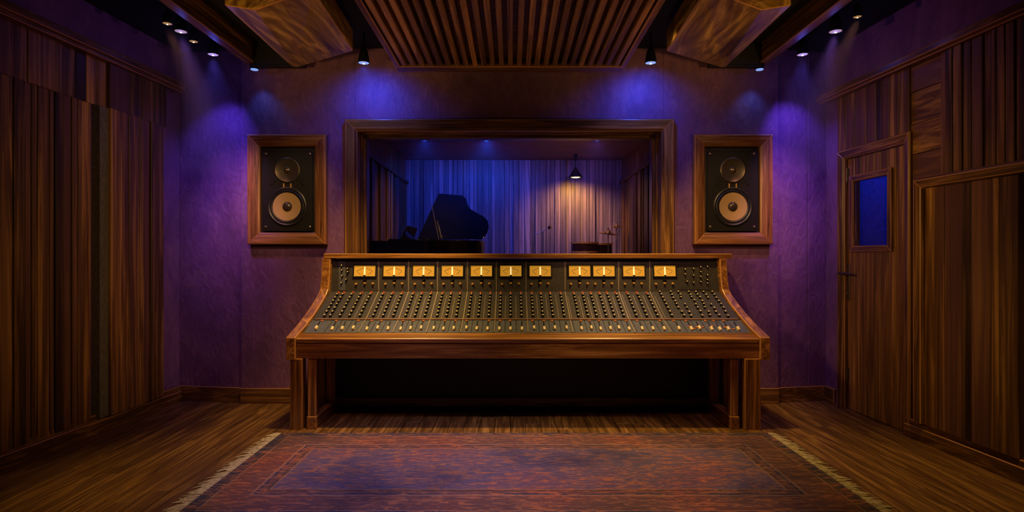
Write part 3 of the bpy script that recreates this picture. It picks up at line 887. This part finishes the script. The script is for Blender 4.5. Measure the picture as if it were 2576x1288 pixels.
for u, v, y, c, e in ((536, 138, 5.48, (0.10, 0.12, 1.0), 0.45), (2019, 138, 5.48, (0.10, 0.12, 1.0), 0.45), (2102, 80, 4.92, (0.06, 0.12, 1.0), 0.25), (455, 80, 4.92, (0.06, 0.12, 1.0), 0.22)):
    lamp('spotlight_spill_light', 'POINT', (U(u, y), y, V(v, y) - 0.06), e, c, None, 0.03)

# ------------------------------------------------------------------ speakers set in the wall
def speaker_proto(cx):
    cz = (2.728 + 1.616) / 2
    t = thing('loudspeaker', 'x', 'speaker', (cx, YC, 1.616), group='framed studio speakers')
    b = MB()
    b.ring(cx - 0.398, cx + 0.398, 1.616, 2.728, [(0, YC), (0, 5.85), (0.01, 5.838), (0.055, 5.842), (0.105, 5.858), (0.12, 5.87), (0.12, YC)])
    build(b, 'frame', [TRIM2['x'], TRIM2['z']], t, bevel=0.004, worn=M_edge)
    b = MB(); b.box(cx - 0.279, cx + 0.279, 5.905, YC, 1.735, 2.609)
    build(b, 'recess', M_black, t)
    b = MB()
    pts = []
    bx, z0, z1, r = 0.254, 1.752, 2.562, 0.02
    for (qx, qz, a0) in ((bx - r, z1 - r, 0), (-bx + r, z1 - r, 90), (-bx + r, z0 + r, 180), (bx - r, z0 + r, 270)):
        for k in range(5):
            a = math.radians(a0 + k * 22.5)
            pts.append((cx + qx + r * math.cos(a), qz + r * math.sin(a)))
    b.loft([(x, 5.9045, z) for x, z in pts], [(x, 5.872, z) for x, z in pts])
    build(b, 'baffle', M_baffle, t, bevel=0.003)
    yb = 5.872
    tz, wz = V(428, 5.87), V(520, 5.87)
    b = MB(); b.lathe([(0.125, 0.0), (0.128, 0.010), (0.118, 0.016), (0.112, 0.014), (0.07, 0.006), (0.032, 0.001)], (cx, yb, tz), 'y', n=48, cap=False)
    tw = build(b, 'tweeter', M_horn, t, smooth=True)
    b = MB(); b.lathe([(0.036, 0.0), (0.033, 0.008), (0.02, 0.016), (0.001, 0.02)], (cx, yb, tz), 'y', n=28)
    build(b, 'dome', M_dome, tw, smooth=True)
    b = MB(); b.lathe([(0.0085, 0.016), (0.007, 0.026), (0.001, 0.030)], (cx, yb, tz), 'y', n=16)
    build(b, 'phase_plug', M_brass, tw, smooth=True)
    b = MB(); b.lathe([(0.196, 0.0), (0.196, 0.014), (0.186, 0.018), (0.172, 0.012), (0.162, 0.020), (0.150, 0.019), (0.141, 0.012)], (cx, yb, wz), 'y', n=56, cap=False)
    wf = build(b, 'woofer', M_rubber, t, smooth=True)
    b = MB(); b.lathe([(0.142, 0.014), (0.10, 0.007), (0.045, 0.001)], (cx, yb - 0.004, wz), 'y', n=56, cap=False)
    build(b, 'cone', M_cone, wf, smooth=True)
    b = MB(); b.lathe([(0.050, 0.0), (0.046, 0.010), (0.034, 0.019), (0.018, 0.025), (0.001, 0.027)], (cx, yb - 0.004, wz), 'y', n=32)
    build(b, 'dust_cap', M_dome, wf, smooth=True)
    for sx in (-1, 1):
        b = MB()
        q = [(0.105, 0.02), (0.16, 0.045), (0.178, 0.03), (0.178, -0.055), (0.15, -0.05), (0.135, -0.02), (0.11, -0.012)]
        zc = V(453, 5.87)
        b.loft([(cx + sx * a, yb + 0.001, zc + c) for a, c in q], [(cx + sx * a, yb - 0.006, zc + c) for a, c in q])
        build(b, 'port', M_bezel, t, bevel=0.002)
    for sx in (-1, 1):
        for zz in (z0 + 0.04, z1 - 0.03):
            b = MB(); b.lathe([(0.018, 0), (0.016, 0.006), (0.008, 0.009), (0.007, 0.006), (0.001, 0.007)], (cx + sx * 0.222, yb, zz), 'y', n=16)
            build(b, 'corner_screw', M_horn, t, smooth=True)
    for sx in (-1, 1):
        b = MB(); b.box(cx + sx * 0.036 - 0.006, cx + sx * 0.036 + 0.006, yb - 0.01, yb, wz + 0.19, wz + 0.235)
        build(b, 'bracket', M_brass, t, bevel=0.002)
    return t
TRIM2 = woods('speaker_frame_timber', (0.06, 0.022, 0.007), (0.24, 0.10, 0.03), (0.46, 0.21, 0.065), vary=0.1, rough=0.34, grain=24, along=1.4, coat=0.25)
s1 = speaker_proto(U(722, 5.86))
s1['label'] = 'black two-way speaker in a timber frame between the window and left purple wall'
copy_tree(s1, (U(1844, 5.86), YC, 1.616), 'black two-way speaker in a timber frame between the window and the door')

# ------------------------------------------------------------------ rug
rx0, rx1, ry0, ry1 = -1.94, 2.15, 3.30, 4.888
rc = ((rx0 + rx1) / 2, (ry0 + ry1) / 2, 0)
def rug_mat():
    m, nt, bs = new_mat('woven_rug')
    L = nt.links.new
    tc = N(nt, 'ShaderNodeTexCoord')
    sp = N(nt, 'ShaderNodeSeparateXYZ'); L(tc.outputs['Object'], sp.inputs[0])
    def mth(op, a, bb=None):
        n = N(nt, 'ShaderNodeMath', operation=op)
        for i, q in enumerate((a, bb)):
            if q is None: continue
            if isinstance(q, (int, float)): n.inputs[i].default_value = q
            else: L(q, n.inputs[i])
        return n.outputs[0]
    dx = mth('SUBTRACT', (rx1 - rx0) / 2, mth('ABSOLUTE', sp.outputs['X']))
    dy = mth('SUBTRACT', (ry1 - ry0) / 2, mth('ABSOLUTE', sp.outputs['Y']))
    d = mth('MINIMUM', dx, dy)
    wob = N(nt, 'ShaderNodeTexNoise'); wob.inputs['Scale'].default_value = 6; L(tc.outputs['Object'], wob.inputs['Vector'])
    d2 = mth('ADD', d, mth('MULTIPLY', mth('SUBTRACT', wob.outputs['Fac'], 0.5), 0.02))
    navy, brown, red, plum, tan = (0.028, 0.028, 0.062), (0.075, 0.036, 0.030), (0.125, 0.050, 0.038), (0.105, 0.068, 0.105), (0.24, 0.125, 0.07)
    bands = ramp(nt, [(0.0, navy), (0.08, brown), (0.12, navy), (0.14, tan), (0.16, red), (0.50, tan), (0.53, navy), (0.56, red), (0.62, brown), (0.66, tan), (0.68, plum)], 'CONSTANT')
    L(mth('DIVIDE', d2, 0.6), bands.inputs['Fac'])
    # knotted figures: short wavering strokes along x
    mp = N(nt, 'ShaderNodeMapping'); mp.inputs['Scale'].default_value = (4, 18, 1); L(tc.outputs['Object'], mp.inputs['Vector'])
    n1 = N(nt, 'ShaderNodeTexNoise'); n1.inputs['Scale'].default_value = 1.6; n1.inputs['Detail'].default_value = 4; n1.inputs['Distortion'].default_value = 1.8
    L(mp.outputs[0], n1.inputs['Vector'])
    r1 = ramp(nt, [(0.50, (0, 0, 0)), (0.60, (0.85, 0.85, 0.85))]); L(n1.outputs['Fac'], r1.inputs['Fac'])
    n2 = N(nt, 'ShaderNodeTexVoronoi'); n2.inputs['Scale'].default_value = 16; n2.feature = 'DISTANCE_TO_EDGE'; L(tc.outputs['Object'], n2.inputs['Vector'])
    r2 = ramp(nt, [(0.02, (0.3, 0.3, 0.3)), (0.10, (0, 0, 0))]); L(n2.outputs['Distance'], r2.inputs['Fac'])
    mx = N(nt, 'ShaderNodeMix', data_type='RGBA'); L(r1.outputs['Color'], mx.inputs[0]); L(bands.outputs['Color'], mx.inputs[6]); mx.inputs[7].default_value = (0.34, 0.125, 0.05, 1)
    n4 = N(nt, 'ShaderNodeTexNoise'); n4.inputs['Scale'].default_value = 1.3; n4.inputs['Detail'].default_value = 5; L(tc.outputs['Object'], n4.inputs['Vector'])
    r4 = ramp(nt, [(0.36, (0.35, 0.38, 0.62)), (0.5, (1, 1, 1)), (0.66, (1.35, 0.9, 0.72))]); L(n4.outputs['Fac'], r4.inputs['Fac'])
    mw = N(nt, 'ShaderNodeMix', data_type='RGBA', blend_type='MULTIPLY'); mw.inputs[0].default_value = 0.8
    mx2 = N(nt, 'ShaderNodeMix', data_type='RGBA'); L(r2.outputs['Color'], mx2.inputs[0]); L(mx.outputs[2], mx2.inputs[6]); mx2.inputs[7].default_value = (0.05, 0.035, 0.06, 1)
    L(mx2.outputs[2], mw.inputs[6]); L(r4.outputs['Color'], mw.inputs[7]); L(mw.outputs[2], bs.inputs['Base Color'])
    bs.inputs['Roughness'].default_value = 0.9
    n3 = N(nt, 'ShaderNodeTexNoise'); n3.inputs['Scale'].default_value = 160; L(tc.outputs['Object'], n3.inputs['Vector'])
    bp = N(nt, 'ShaderNodeBump'); bp.inputs['Strength'].default_value = 0.5; bp.inputs['Distance'].default_value = 0.004
    L(n3.outputs['Fac'], bp.inputs['Height']); L(bp.outputs['Normal'], bs.inputs['Normal'])
    return m
rg = thing('rug', 'timeworn red and blue patterned rug on the timber floor', 'rug', rc)
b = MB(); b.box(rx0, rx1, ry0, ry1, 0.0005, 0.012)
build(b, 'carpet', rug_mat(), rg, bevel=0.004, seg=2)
for sx, xe in ((-1, rx0), (1, rx1)):
    b = MB()
    y = ry0 + 0.005
    while y < ry1:
        ln = 0.07 + random.random() * 0.055
        dy = random.uniform(-0.035, 0.035) - 0.012
        b.tube([(xe, y, 0.008), (xe + sx * ln * 0.3, y + dy * 0.1, 0.010), (xe + sx * ln * 0.65, y + dy * 0.6, 0.0085), (xe + sx * ln, y + dy * 1.3, 0.0045)], [0.0045, 0.0062, 0.0052, 0.002], n=6)
        y += random.uniform(0.011, 0.022)
    o = build(b, 'fringe', M_fringe, rg, smooth=True)
    o['label'] = 'cream knotted fringe'

# ------------------------------------------------------------------ mixing console
mc = thing('mixing_console', 'wide timber mixing console with lit amber meters and rows of knobs', 'mixing console', (0.139, 5.35, 0))
xli = lambda Y: -1.86 + (Y - 5.0) * 0.1357
xri = lambda Y: 2.13 - (Y - 5.0) * 0.16
xlo = lambda Y: -1.942 + (Y - 5.0) * 0.1357
xro = lambda Y: 2.219 - (Y - 5.0) * 0.19
prof = [(4.985, 0.605), (4.985, 0.800), (5.16, 0.878), (5.33, 0.968), (5.47, 1.058), (5.57, 1.130), (5.615, 1.180), (5.635, 1.26), (5.66, 1.480), (5.80, 1.480), (5.80, 0.605)]
for fo, fi in ((xlo, xli), (xri, xro)):
    b = MB(); b.loft([(fo(y), y, z) for y, z in prof], [(fi(y), y, z) for y, z in prof])
    build(b, 'side_panel', WALNUT['y'], mc, bevel=0.008, seg=2, worn=M_edge)
b = MB(); b.box(U(816, 5.68), U(1840, 5.68), 5.655, 5.82, V(650, 5.68), V(638, 5.66))
build(b, 'top_rail', WALNUT['x'], mc, bevel=0.006, seg=2, worn=M_edge)
ZS = (lambda t: 0.0)
# meter bridge, sloped control surface, fader surface
def slab(y0, z0, y1, z1, th, e=0.002):
    d = Vector((0, y1 - y0, z1 - z0)).normalized()
    n = Vector((0, -d.z, d.y))
    if n.y > 0: n = -n
    q = [Vector((0, y0, z0)), Vector((0, y1, z1)), Vector((0, y1, z1)) - n * th, Vector((0, y0, z0)) - n * th]
    mb = MB()
    mb.loft([(xli(p.y) + e, p.y, p.z) for p in q], [(xri(p.y) - e, p.y, p.z) for p in q])
    return mb, n
MBt, MTp = (5.66, 1.151), (5.715, 1.474)
b, nM = slab(*MBt, *MTp, 0.06); build(b, 'meter_bridge', M_metal, mc)
b, nC = slab(5.30, 0.923, 5.66, 1.151, 0.06); build(b, 'control_surface', M_metal, mc)
b, nF = slab(5.125, 0.822, 5.295, 0.918, 0.05); build(b, 'fader_surface', M_metal2, mc)
def on_meter(u, v):
    """point of the meter bridge seen at a picture position"""
    k = (MTp[0] - MBt[0]) / (MTp[1] - MBt[1])
    a = (v - 644) / F
    y = (MBt[0] + k * (1.5 - MBt[1])) / (1 + k * a)
    return Vector((U(u, y), y, 1.5 - a * y))
def on_ctrl(u, t):
    y = 5.66 - 0.36 * t
    return Vector(((u - 1288) * 5.66 / F * (1 + 0.025 * t), y, 1.151 - 0.228 * t))
def on_fader(u, t):
    y = 5.295 - 0.17 * t
    return Vector(((u - 1288) * 5.66 / F * (1.027 + 0.02 * t), y, 0.918 - 0.096 * t))
rotC = Vector((0, 0, 1)).rotation_difference(nC).to_euler()
rotF = Vector((0, 0, 1)).rotation_difference(nF).to_euler()
rotM = Vector((0, 0, 1)).rotation_difference(nM).to_euler()
# arm rest, front rail, timber lip
b = MB()
q = [(5.0, 0.752), (4.995, 0.785), (5.005, 0.793), (5.118, 0.822), (5.135, 0.80), (5.135, 0.752)]
b.loft([(xli(y) + 0.001, y, z) for y, z in q], [(xri(y) - 0.001, y, z) for y, z in q])
build(b, 'arm_rest', WALNUT['x'], mc, bevel=0.004, seg=2, worn=M_edge)
b = MB(); b.box(-1.858, 2.128, 5.012, 5.07, 0.615, 0.7515)
build(b, 'front_rail', WALNUT['x'], mc, bevel=0.004, worn=M_edge)
b = MB()
p0 = 5.297
b.loft([(xli(p0) + 0.02, p0 - 0.008, 0.915), (xli(p0) + 0.02, p0 + 0.006, 0.923), (xli(p0) + 0.02, p0 + 0.002, 0.933), (xli(p0) + 0.02, p0 - 0.012, 0.925)],
       [(xri(p0) - 0.02, p0 - 0.008, 0.915), (xri(p0) - 0.02, p0 + 0.006, 0.923), (xri(p0) - 0.02, p0 + 0.002, 0.933), (xri(p0) - 0.02, p0 - 0.012, 0.925)])
o = build(b, 'divider_rail', plain('copper_toned_rail', (0.30, 0.17, 0.10), 0.4, 0.5), mc, bevel=0.002)
# under-structure
b = MB(); b.box(-1.75, 2.02, 5.71, 5.74, 0.115, 0.62); build(b, 'back_panel', M_black, mc, bevel=0.003)
b = MB(); b.box(-1.75, 2.02, 5.69, 5.75, 0.02, 0.11); build(b, 'back_stretcher', TRIM['x'], mc, bevel=0.004)
b = MB(); b.box(-1.84, 2.10, 5.08, 5.78, 0.625, 0.66); build(b, 'bottom_board', M_black, mc)
for sx in (-1, 1):
    if sx < 0: xo, xi, fx0, fx1 = U(729, 5.0), U(760, 5.0), U(776, 5.05), U(797, 5.05)
    else: xo, xi, fx0, fx1 = U(1874, 5.0), U(1914, 5.0), U(1836, 5.05), U(1855, 5.05)
    b = MB(); b.box(min(xo, xi), max(xo, xi), 5.0, 5.10, 0.0, 0.615); build(b, 'leg', WALNUT['z'], mc, bevel=0.006, seg=2, worn=M_edge)
    b = MB(); b.box(fx0, fx1, 5.03, 5.10, 0.11, 0.624); build(b, 'inner_post', WALNUT['z'], mc, bevel=0.004, worn=M_edge)
    b = MB(); b.box(fx0 + 0.0, fx1, 5.54, 5.62, 0.11, 0.624); build(b, 'inner_post', WALNUT['z'], mc, bevel=0.004, worn=M_edge)
    b = MB(); b.box(fx0 - 0.005, fx1 + 0.005, 5.02, 5.66, 0.0, 0.11); build(b, 'foot_rail', WALNUT['y'], mc, bevel=0.004, worn=M_edge)
    b = MB(); xb = U(737, 5.0) if sx < 0 else U(1880, 5.0)
    b.box(xb + 0.01, xb + 0.08, 5.62, 5.70, 0.0, 0.604); build(b, 'leg', WALNUT['z'], mc, bevel=0.006)

# bay dividers
bays = [877, 953, 1028, 1101, 1176, 1249, 1323, 1421, 1556, 1634, 1707]
for u in bays[1:10]:
    b = MB()
    p, q = on_meter(u, 655), on_meter(u, 731)
    hw = 0.005
    b.loft([(p.x - hw, p.y, p.z), (p.x + hw, p.y, p.z), (p.x + hw, p.y - 0.007, p.z), (p.x - hw, p.y - 0.007, p.z)],
           [(q.x - hw, q.y, q.z), (q.x + hw, q.y, q.z), (q.x + hw, q.y - 0.007, q.z), (q.x - hw, q.y - 0.007, q.z)])
    p, q = on_ctrl(u, 0.0), on_ctrl(u, 0.985)
    for pp, qq in ((p, q), (on_fader(u, 0.03), on_fader(u, 0.98))):
        b.loft([pp + Vector((-hw, 0, 0)), pp + Vector((hw, 0, 0)), pp + Vector((hw, 0, 0)) + nC * 0.006, pp + Vector((-hw, 0, 0)) + nC * 0.006],
               [qq + Vector((-hw, 0, 0)), qq + Vector((hw, 0, 0)), qq + Vector((hw, 0, 0)) + nC * 0.006, qq + Vector((-hw, 0, 0)) + nC * 0.006])
    build(b, 'bay_divider', M_strip, mc)
# raised plates at both ends of the bridge
for u0, u1, v0, v1, mt in ((852, 869, 658, 731, M_metal2), (1708, 1787, 660, 729, M_metal2)):
    b = MB()
    c = [on_meter(u0, v1), on_meter(u1, v1), on_meter(u1, v0), on_meter(u0, v0)]
    b.loft(c, [p + nM * 0.004 for p in c]); build(b, 'end_plate', M_metal if u0 > 1000 else mt, mc, bevel=0.001)

# meters
MU = [918, 992, 1066, 1138, 1211, 1285, 1359, 1458, 1519, 1594, 1672]
dw, dh = 0.104, 0.052
meter = None
angles = [0.0, 0.02, 0.0, 0.03, -0.02, 0.0, 0.01, 0.0, 0.0, -0.01, 0.02]
for i, u in enumerate(MU):
    c = on_meter(u, 682)
    if meter is None:
        TM = Matrix.Translation(c) @ rotM.to_matrix().to_4x4() @ Matrix.Rotation(0, 4, 'Z')
        # local axes on the panel: X right, Y up the panel, Z out of it
        ux = Vector((1, 0, 0)); uz = nM; uy = uz.cross(ux)
        TM = Matrix(((ux.x, uy.x, uz.x, c.x), (ux.y, uy.y, uz.y, c.y), (ux.z, uy.z, uz.z, c.z), (0, 0, 0, 1)))
        R = TM.to_3x3().to_4x4()
        b = MB(TM)
        # bezel ring drawn in the local x-y plane
        def lring(mb, w, h, bw, z0, z1):
            for (x0, x1, y0, y1) in ((-w - bw, w + bw, h, h + bw), (-w - bw, w + bw, -h - bw, -h), (-w - bw, -w, -h, h), (w, w + bw, -h, h)):
                mb.box(x0, x1, y0, y1, z0, z1)
        lring(b, dw, dh, 0.013, 0.0005, 0.016)
        meter = build(b, 'vu_meter', M_bezel, mc, bevel=0.003, origin=c)
        b = MB(TM); b.box(-dw, dw, -dh, dh, 0.0005, 0.006); d_ = build(b, 'dial', M_dial, meter)
        b = MB(TM)
        pts = []
        for k in range(21):
            a = math.radians(-48 + 96 * k / 20)
            pts.append((0.105 * math.sin(a), -0.062 + 0.088 * math.cos(a), 0.0075))
        b.tube(pts, 0.0016, n=4)
        for a in (-48, 48):
            aa = math.radians(a)
            b.tube([(0.055 * math.sin(aa), -0.062 + 0.046 * math.cos(aa), 0.0075), (0.095 * math.sin(aa), -0.062 + 0.08 * math.cos(aa), 0.0075)], 0.0013, n=4)
        build(b, 'scale_arc', M_ink, meter)
        b = MB(TM); b.box(-0.0065, 0.0065, -dh + 0.004, dh - 0.012, 0.0085, 0.0105); build(b, 'needle', M_needle, meter)
        b = MB(TM); b.cyl((0, -dh + 0.002, 0.006), (0, -dh + 0.002, 0.016), 0.011, n=16); build(b, 'pivot', M_bezel, meter, smooth=True)
    else:
        m2 = inst(meter, 'vu_meter', mc, c)
        for ch in meter.children:
            g = ch.copy(); COL.objects.link(g); g.parent = m2

# knobs
def knob_mesh(name, r, h, top, body, parent, at, rot, n=14):
    b = MB(); b.lathe([(r, 0), (r, h * 0.35), (r * 0.8, h * 0.45), (r * 0.72, h), ], (0, 0, 0), n=n)
    b.lathe([(r * 0.60, h * 1.001), (r * 0.55, h * 1.12)], (0, 0, 0), n=10, mi=1)
    me_o = build(b, name, [body, top], None, smooth=True, origin=(0, 0, 0))
    me_o.parent = parent
    me_o.location = Vector(at) - ORG[parent.name]
    me_o.rotation_euler = rot
    return me_o
CU = [854, 867.5, 890, 912, 936, 967, 990, 1013.5, 1042, 1063.5, 1086.5, 1114.7, 1136.5, 1159, 1187, 1210, 1234, 1260, 1284.6, 1310,
      1337, 1359.5, 1383, 1409, 1442, 1464, 1484, 1506, 1525, 1547, 1576, 1600, 1625, 1658, 1685, 1704, 1730, 1748, 1767, 1789]
ROWS = [0.145, 0.265, 0.385, 0.51, 0.64, 0.775, 0.905]
first = red = None
mass = MB()
kp = []
for i, u in enumerate(CU):
    p = on_ctrl(u, 0.045)
    top = M_red
    if i < 33:
        if red is None: red = knob_mesh('red_button', 0.0105, 0.012, M_red, M_red, mc, p, rotC)
        else: inst(red, 'red_button', mc, p, rotC)
    else:
        kp.append((p, -1))
    for j, t in enumerate(ROWS):
        if i >= 34 and random.random() < 0.18: continue
        kp.append((on_ctrl(u + (random.uniform(-2, 2) if i >= 34 else 0), t + (random.uniform(-.02, .02) if i >= 34 else 0)), j))
kp.sort(key=lambda q: q[0].y)
RC = rotC.to_matrix().to_4x4()
for k, (p, j) in enumerate(kp):
    if k < 96:
        if first is None: first = knob_mesh('knob', 0.0135, 0.020, M_tip, M_knob, mc, p, rotC)
        else: inst(first, 'knob', mc, p, rotC)
    else:
        mass.T = Matrix.Translation(p) @ RC
        r, h = 0.0128, 0.020
        mass.lathe([(r, 0), (r, h * 0.35), (r * 0.8, h * 0.45), (r * 0.72, h)], (0, 0, 0), n=12)
        mass.lathe([(r * 0.60, h * 1.001), (r * 0.55, h * 1.12)], (0, 0, 0), n=8, mi=1)
mass.T = None
o = build(mass, 'knob_rows', [M_knob, M_tip], mc, smooth=True)
o['kind'] = 'stuff'; o['label'] = 'upper rows of small black knobs with ivory pointers'
# black channel under each knob column and thin tan lines between columns
b = MB()
for i, u in enumerate(CU):
    b2 = MB()
    if i < 34:
        p, q = on_ctrl(u, 0.09), on_ctrl(u, 0.96)
        hw = 0.0135
        b.loft([p + Vector((-hw, 0, 0)), p + Vector((hw, 0, 0)), p + Vector((hw, 0, 0)) + nC * 0.002, p + Vector((-hw, 0, 0)) + nC * 0.002],
               [q + Vector((-hw, 0, 0)), q + Vector((hw, 0, 0)), q + Vector((hw, 0, 0)) + nC * 0.002, q + Vector((-hw, 0, 0)) + nC * 0.002])
    if 2 < i < 33 and i + 1 < len(CU):
        um = (u + CU[i + 1]) / 2
        if min(abs(um - q_) for q_ in bays) < 4: continue
        p, q = on_ctrl(um, 0.08 + random.random() * 0.15), on_ctrl(um, 0.97)
        hw = 0.0026
        b2.loft([p + Vector((-hw, 0, 0)), p + Vector((hw, 0, 0)), p + Vector((hw, 0, 0)) + nC * 0.003, p + Vector((-hw, 0, 0)) + nC * 0.003],
                [q + Vector((-hw, 0, 0)), q + Vector((hw, 0, 0)), q + Vector((hw, 0, 0)) + nC * 0.003, q + Vector((-hw, 0, 0)) + nC * 0.003])
        build(b2, 'scribe_line', M_strip, mc)
build(b, 'knob_channels', M_bezel, mc)

# faders with ivory caps, orange buttons above them
fader = button = None
for i, u in enumerate(CU):
    if i == 1: continue
    p = on_fader(u, 0.5)
    tcap = random.choice((0.66, 0.70, 0.72, 0.74))
    c = on_fader(u, tcap)
    if fader is None:
        b = MB(); b.box(-0.006, 0.006, -0.070, 0.070, 0, 0.0022)
        fader = build(b, 'fader', M_bezel, None, origin=(0, 0, 0)); fader.parent = mc; fader.location = p - ORG[mc.name]; fader.rotation_euler = rotF
        b = MB(); b.hexa([(-.0125, -.029, .0023), (.0125, -.029, .0023), (.0125, .027, .0023), (-.0125, .027, .0023), (-.009, -.025, .020), (.009, -.025, .020), (.009, .018, .020), (-.009, .018, .020)])
        cap = build(b, 'fader_cap', M_cream, None, bevel=0.002, origin=(0, 0, 0)); cap.parent = fader; cap.location = (0, -(tcap - 0.5) * 0.195, 0)
    else:
        f2 = inst(fader, 'fader', mc, p, rotF)
        g = cap.copy(); COL.objects.link(g); g.parent = f2; g.location = (0, -(tcap - 0.5) * 0.195, 0)
    if i % 4 != 3:
        p = on_fader(u + random.uniform(-4, 4), 0.10)
        if button is None:
            b = MB(); b.box(-0.010, 0.010, -0.006, 0.006, 0, 0.009)
            button = build(b, 'push_button', M_orange, None, bevel=0.002, origin=(0, 0, 0)); button.parent = mc; button.location = p - ORG[mc.name]; button.rotation_euler = rotF
        else: inst(button, 'push_button', mc, p, rotF)
for u, t in ((1712, .55), (1720, .72), (1728, .6), (1742, .6), (1765, .5), (1790, .62), (1806, .75)):
    inst(button, 'push_button', mc, on_fader(u - 30, t), rotF)
# fader panel separator plates
for i in range(1, len(CU) - 1):
    b = MB()
    um = (CU[i] + CU[i + 1]) / 2
    p, q = on_fader(um, 0.05), on_fader(um, 0.97)
    hw = 0.0022
    b.loft([p + Vector((-hw, 0, 0)), p + Vector((hw, 0, 0)), p + Vector((hw, 0, 0)) + nF * 0.002, p + Vector((-hw, 0, 0)) + nF * 0.002],
           [q + Vector((-hw, 0, 0)), q + Vector((hw, 0, 0)), q + Vector((hw, 0, 0)) + nF * 0.002, q + Vector((-hw, 0, 0)) + nF * 0.002])
    build(b, 'channel_line', M_bezel, mc)
# knobs of the meter bridge
bk = bb = None
for u in MU:
    dbl = u in (1458, 1519)
    for du, v, sz in ((-22, 715, 1), (0, 713, 1.15), (20, 714, 1)):
        p = on_meter(u + du, v)
        if bk is None: bk = knob_mesh('brass_knob', 0.0125, 0.022, M_brass, M_brass, mc, p, rotM)
        else: inst(bk, 'brass_knob', mc, p, rotM)
    p = on_meter(u, 704)
    if bb is None: bb = knob_mesh('bridge_knob', 0.0175, 0.020, M_knob, M_knob, mc, p, rotM)
    else: inst(bb, 'bridge_knob', mc, p, rotM)
kb = None
for u, v in ((1722, 678), (1722, 690), (1727, 708), (1743, 676), (1743, 711), (1743, 693), (1761, 672), (1761, 684), (1761, 696), (1761, 709), (1778, 671), (1778, 692), (1778, 704), (1778, 713),
             (861, 668), (861, 680), (862, 694), (860, 712), (876, 676), (876, 684), (872, 703)):
    p = on_meter(u, v) + nM * 0.004
    if kb is None: kb = knob_mesh('patch_knob', 0.0105, 0.020, M_tip, M_knob, mc, p, rotM)
    else: inst(kb, 'patch_knob', mc, p, rotM)

# ------------------------------------------------------------------ thin haze in which the lamp beams show
def haze_mat(name, dens):
    m = bpy.data.materials.new(name); m.use_nodes = True
    nt = m.node_tree
    nt.nodes.remove(nt.nodes['Principled BSDF'])
    vs = N(nt, 'ShaderNodeVolumeScatter')
    vs.inputs['Density'].default_value = dens
    vs.inputs['Anisotropy'].default_value = 0.0
    nt.links.new(vs.outputs[0], nt.nodes['Material Output'].inputs['Volume'])
    return m
HZ = haze_mat('thin_haze', 0.06)
HZ2 = haze_mat('studio_haze', 0.03)
for x0, x1, y0, y1, z0, z1, lab in ((-3.30, -2.70, 4.5, 5.95, 2.3, 3.60, 'thin haze under the hanging spotlights by the left wall'),
                            (2.66, 3.12, 4.5, 5.95, 2.3, 3.60, 'thin haze under the hanging spotlights by the right wall'),
                            (-1.88, 1.80, 5.43, 5.85, 2.92, 3.60, 'thin haze above the studio window, lit blue'),
                            (-1.55, 1.60, 7.0, 8.3, 2.5, 2.97, 'thin blue-lit haze under the studio ceiling downlights')):
    b = MB(); b.box(x0, x1, y0, y1, z0, z1)
    hz = build(b, 'haze', HZ if y0 < 6 else HZ2)
    tag(hz, lab, 'haze', None, 'stuff')
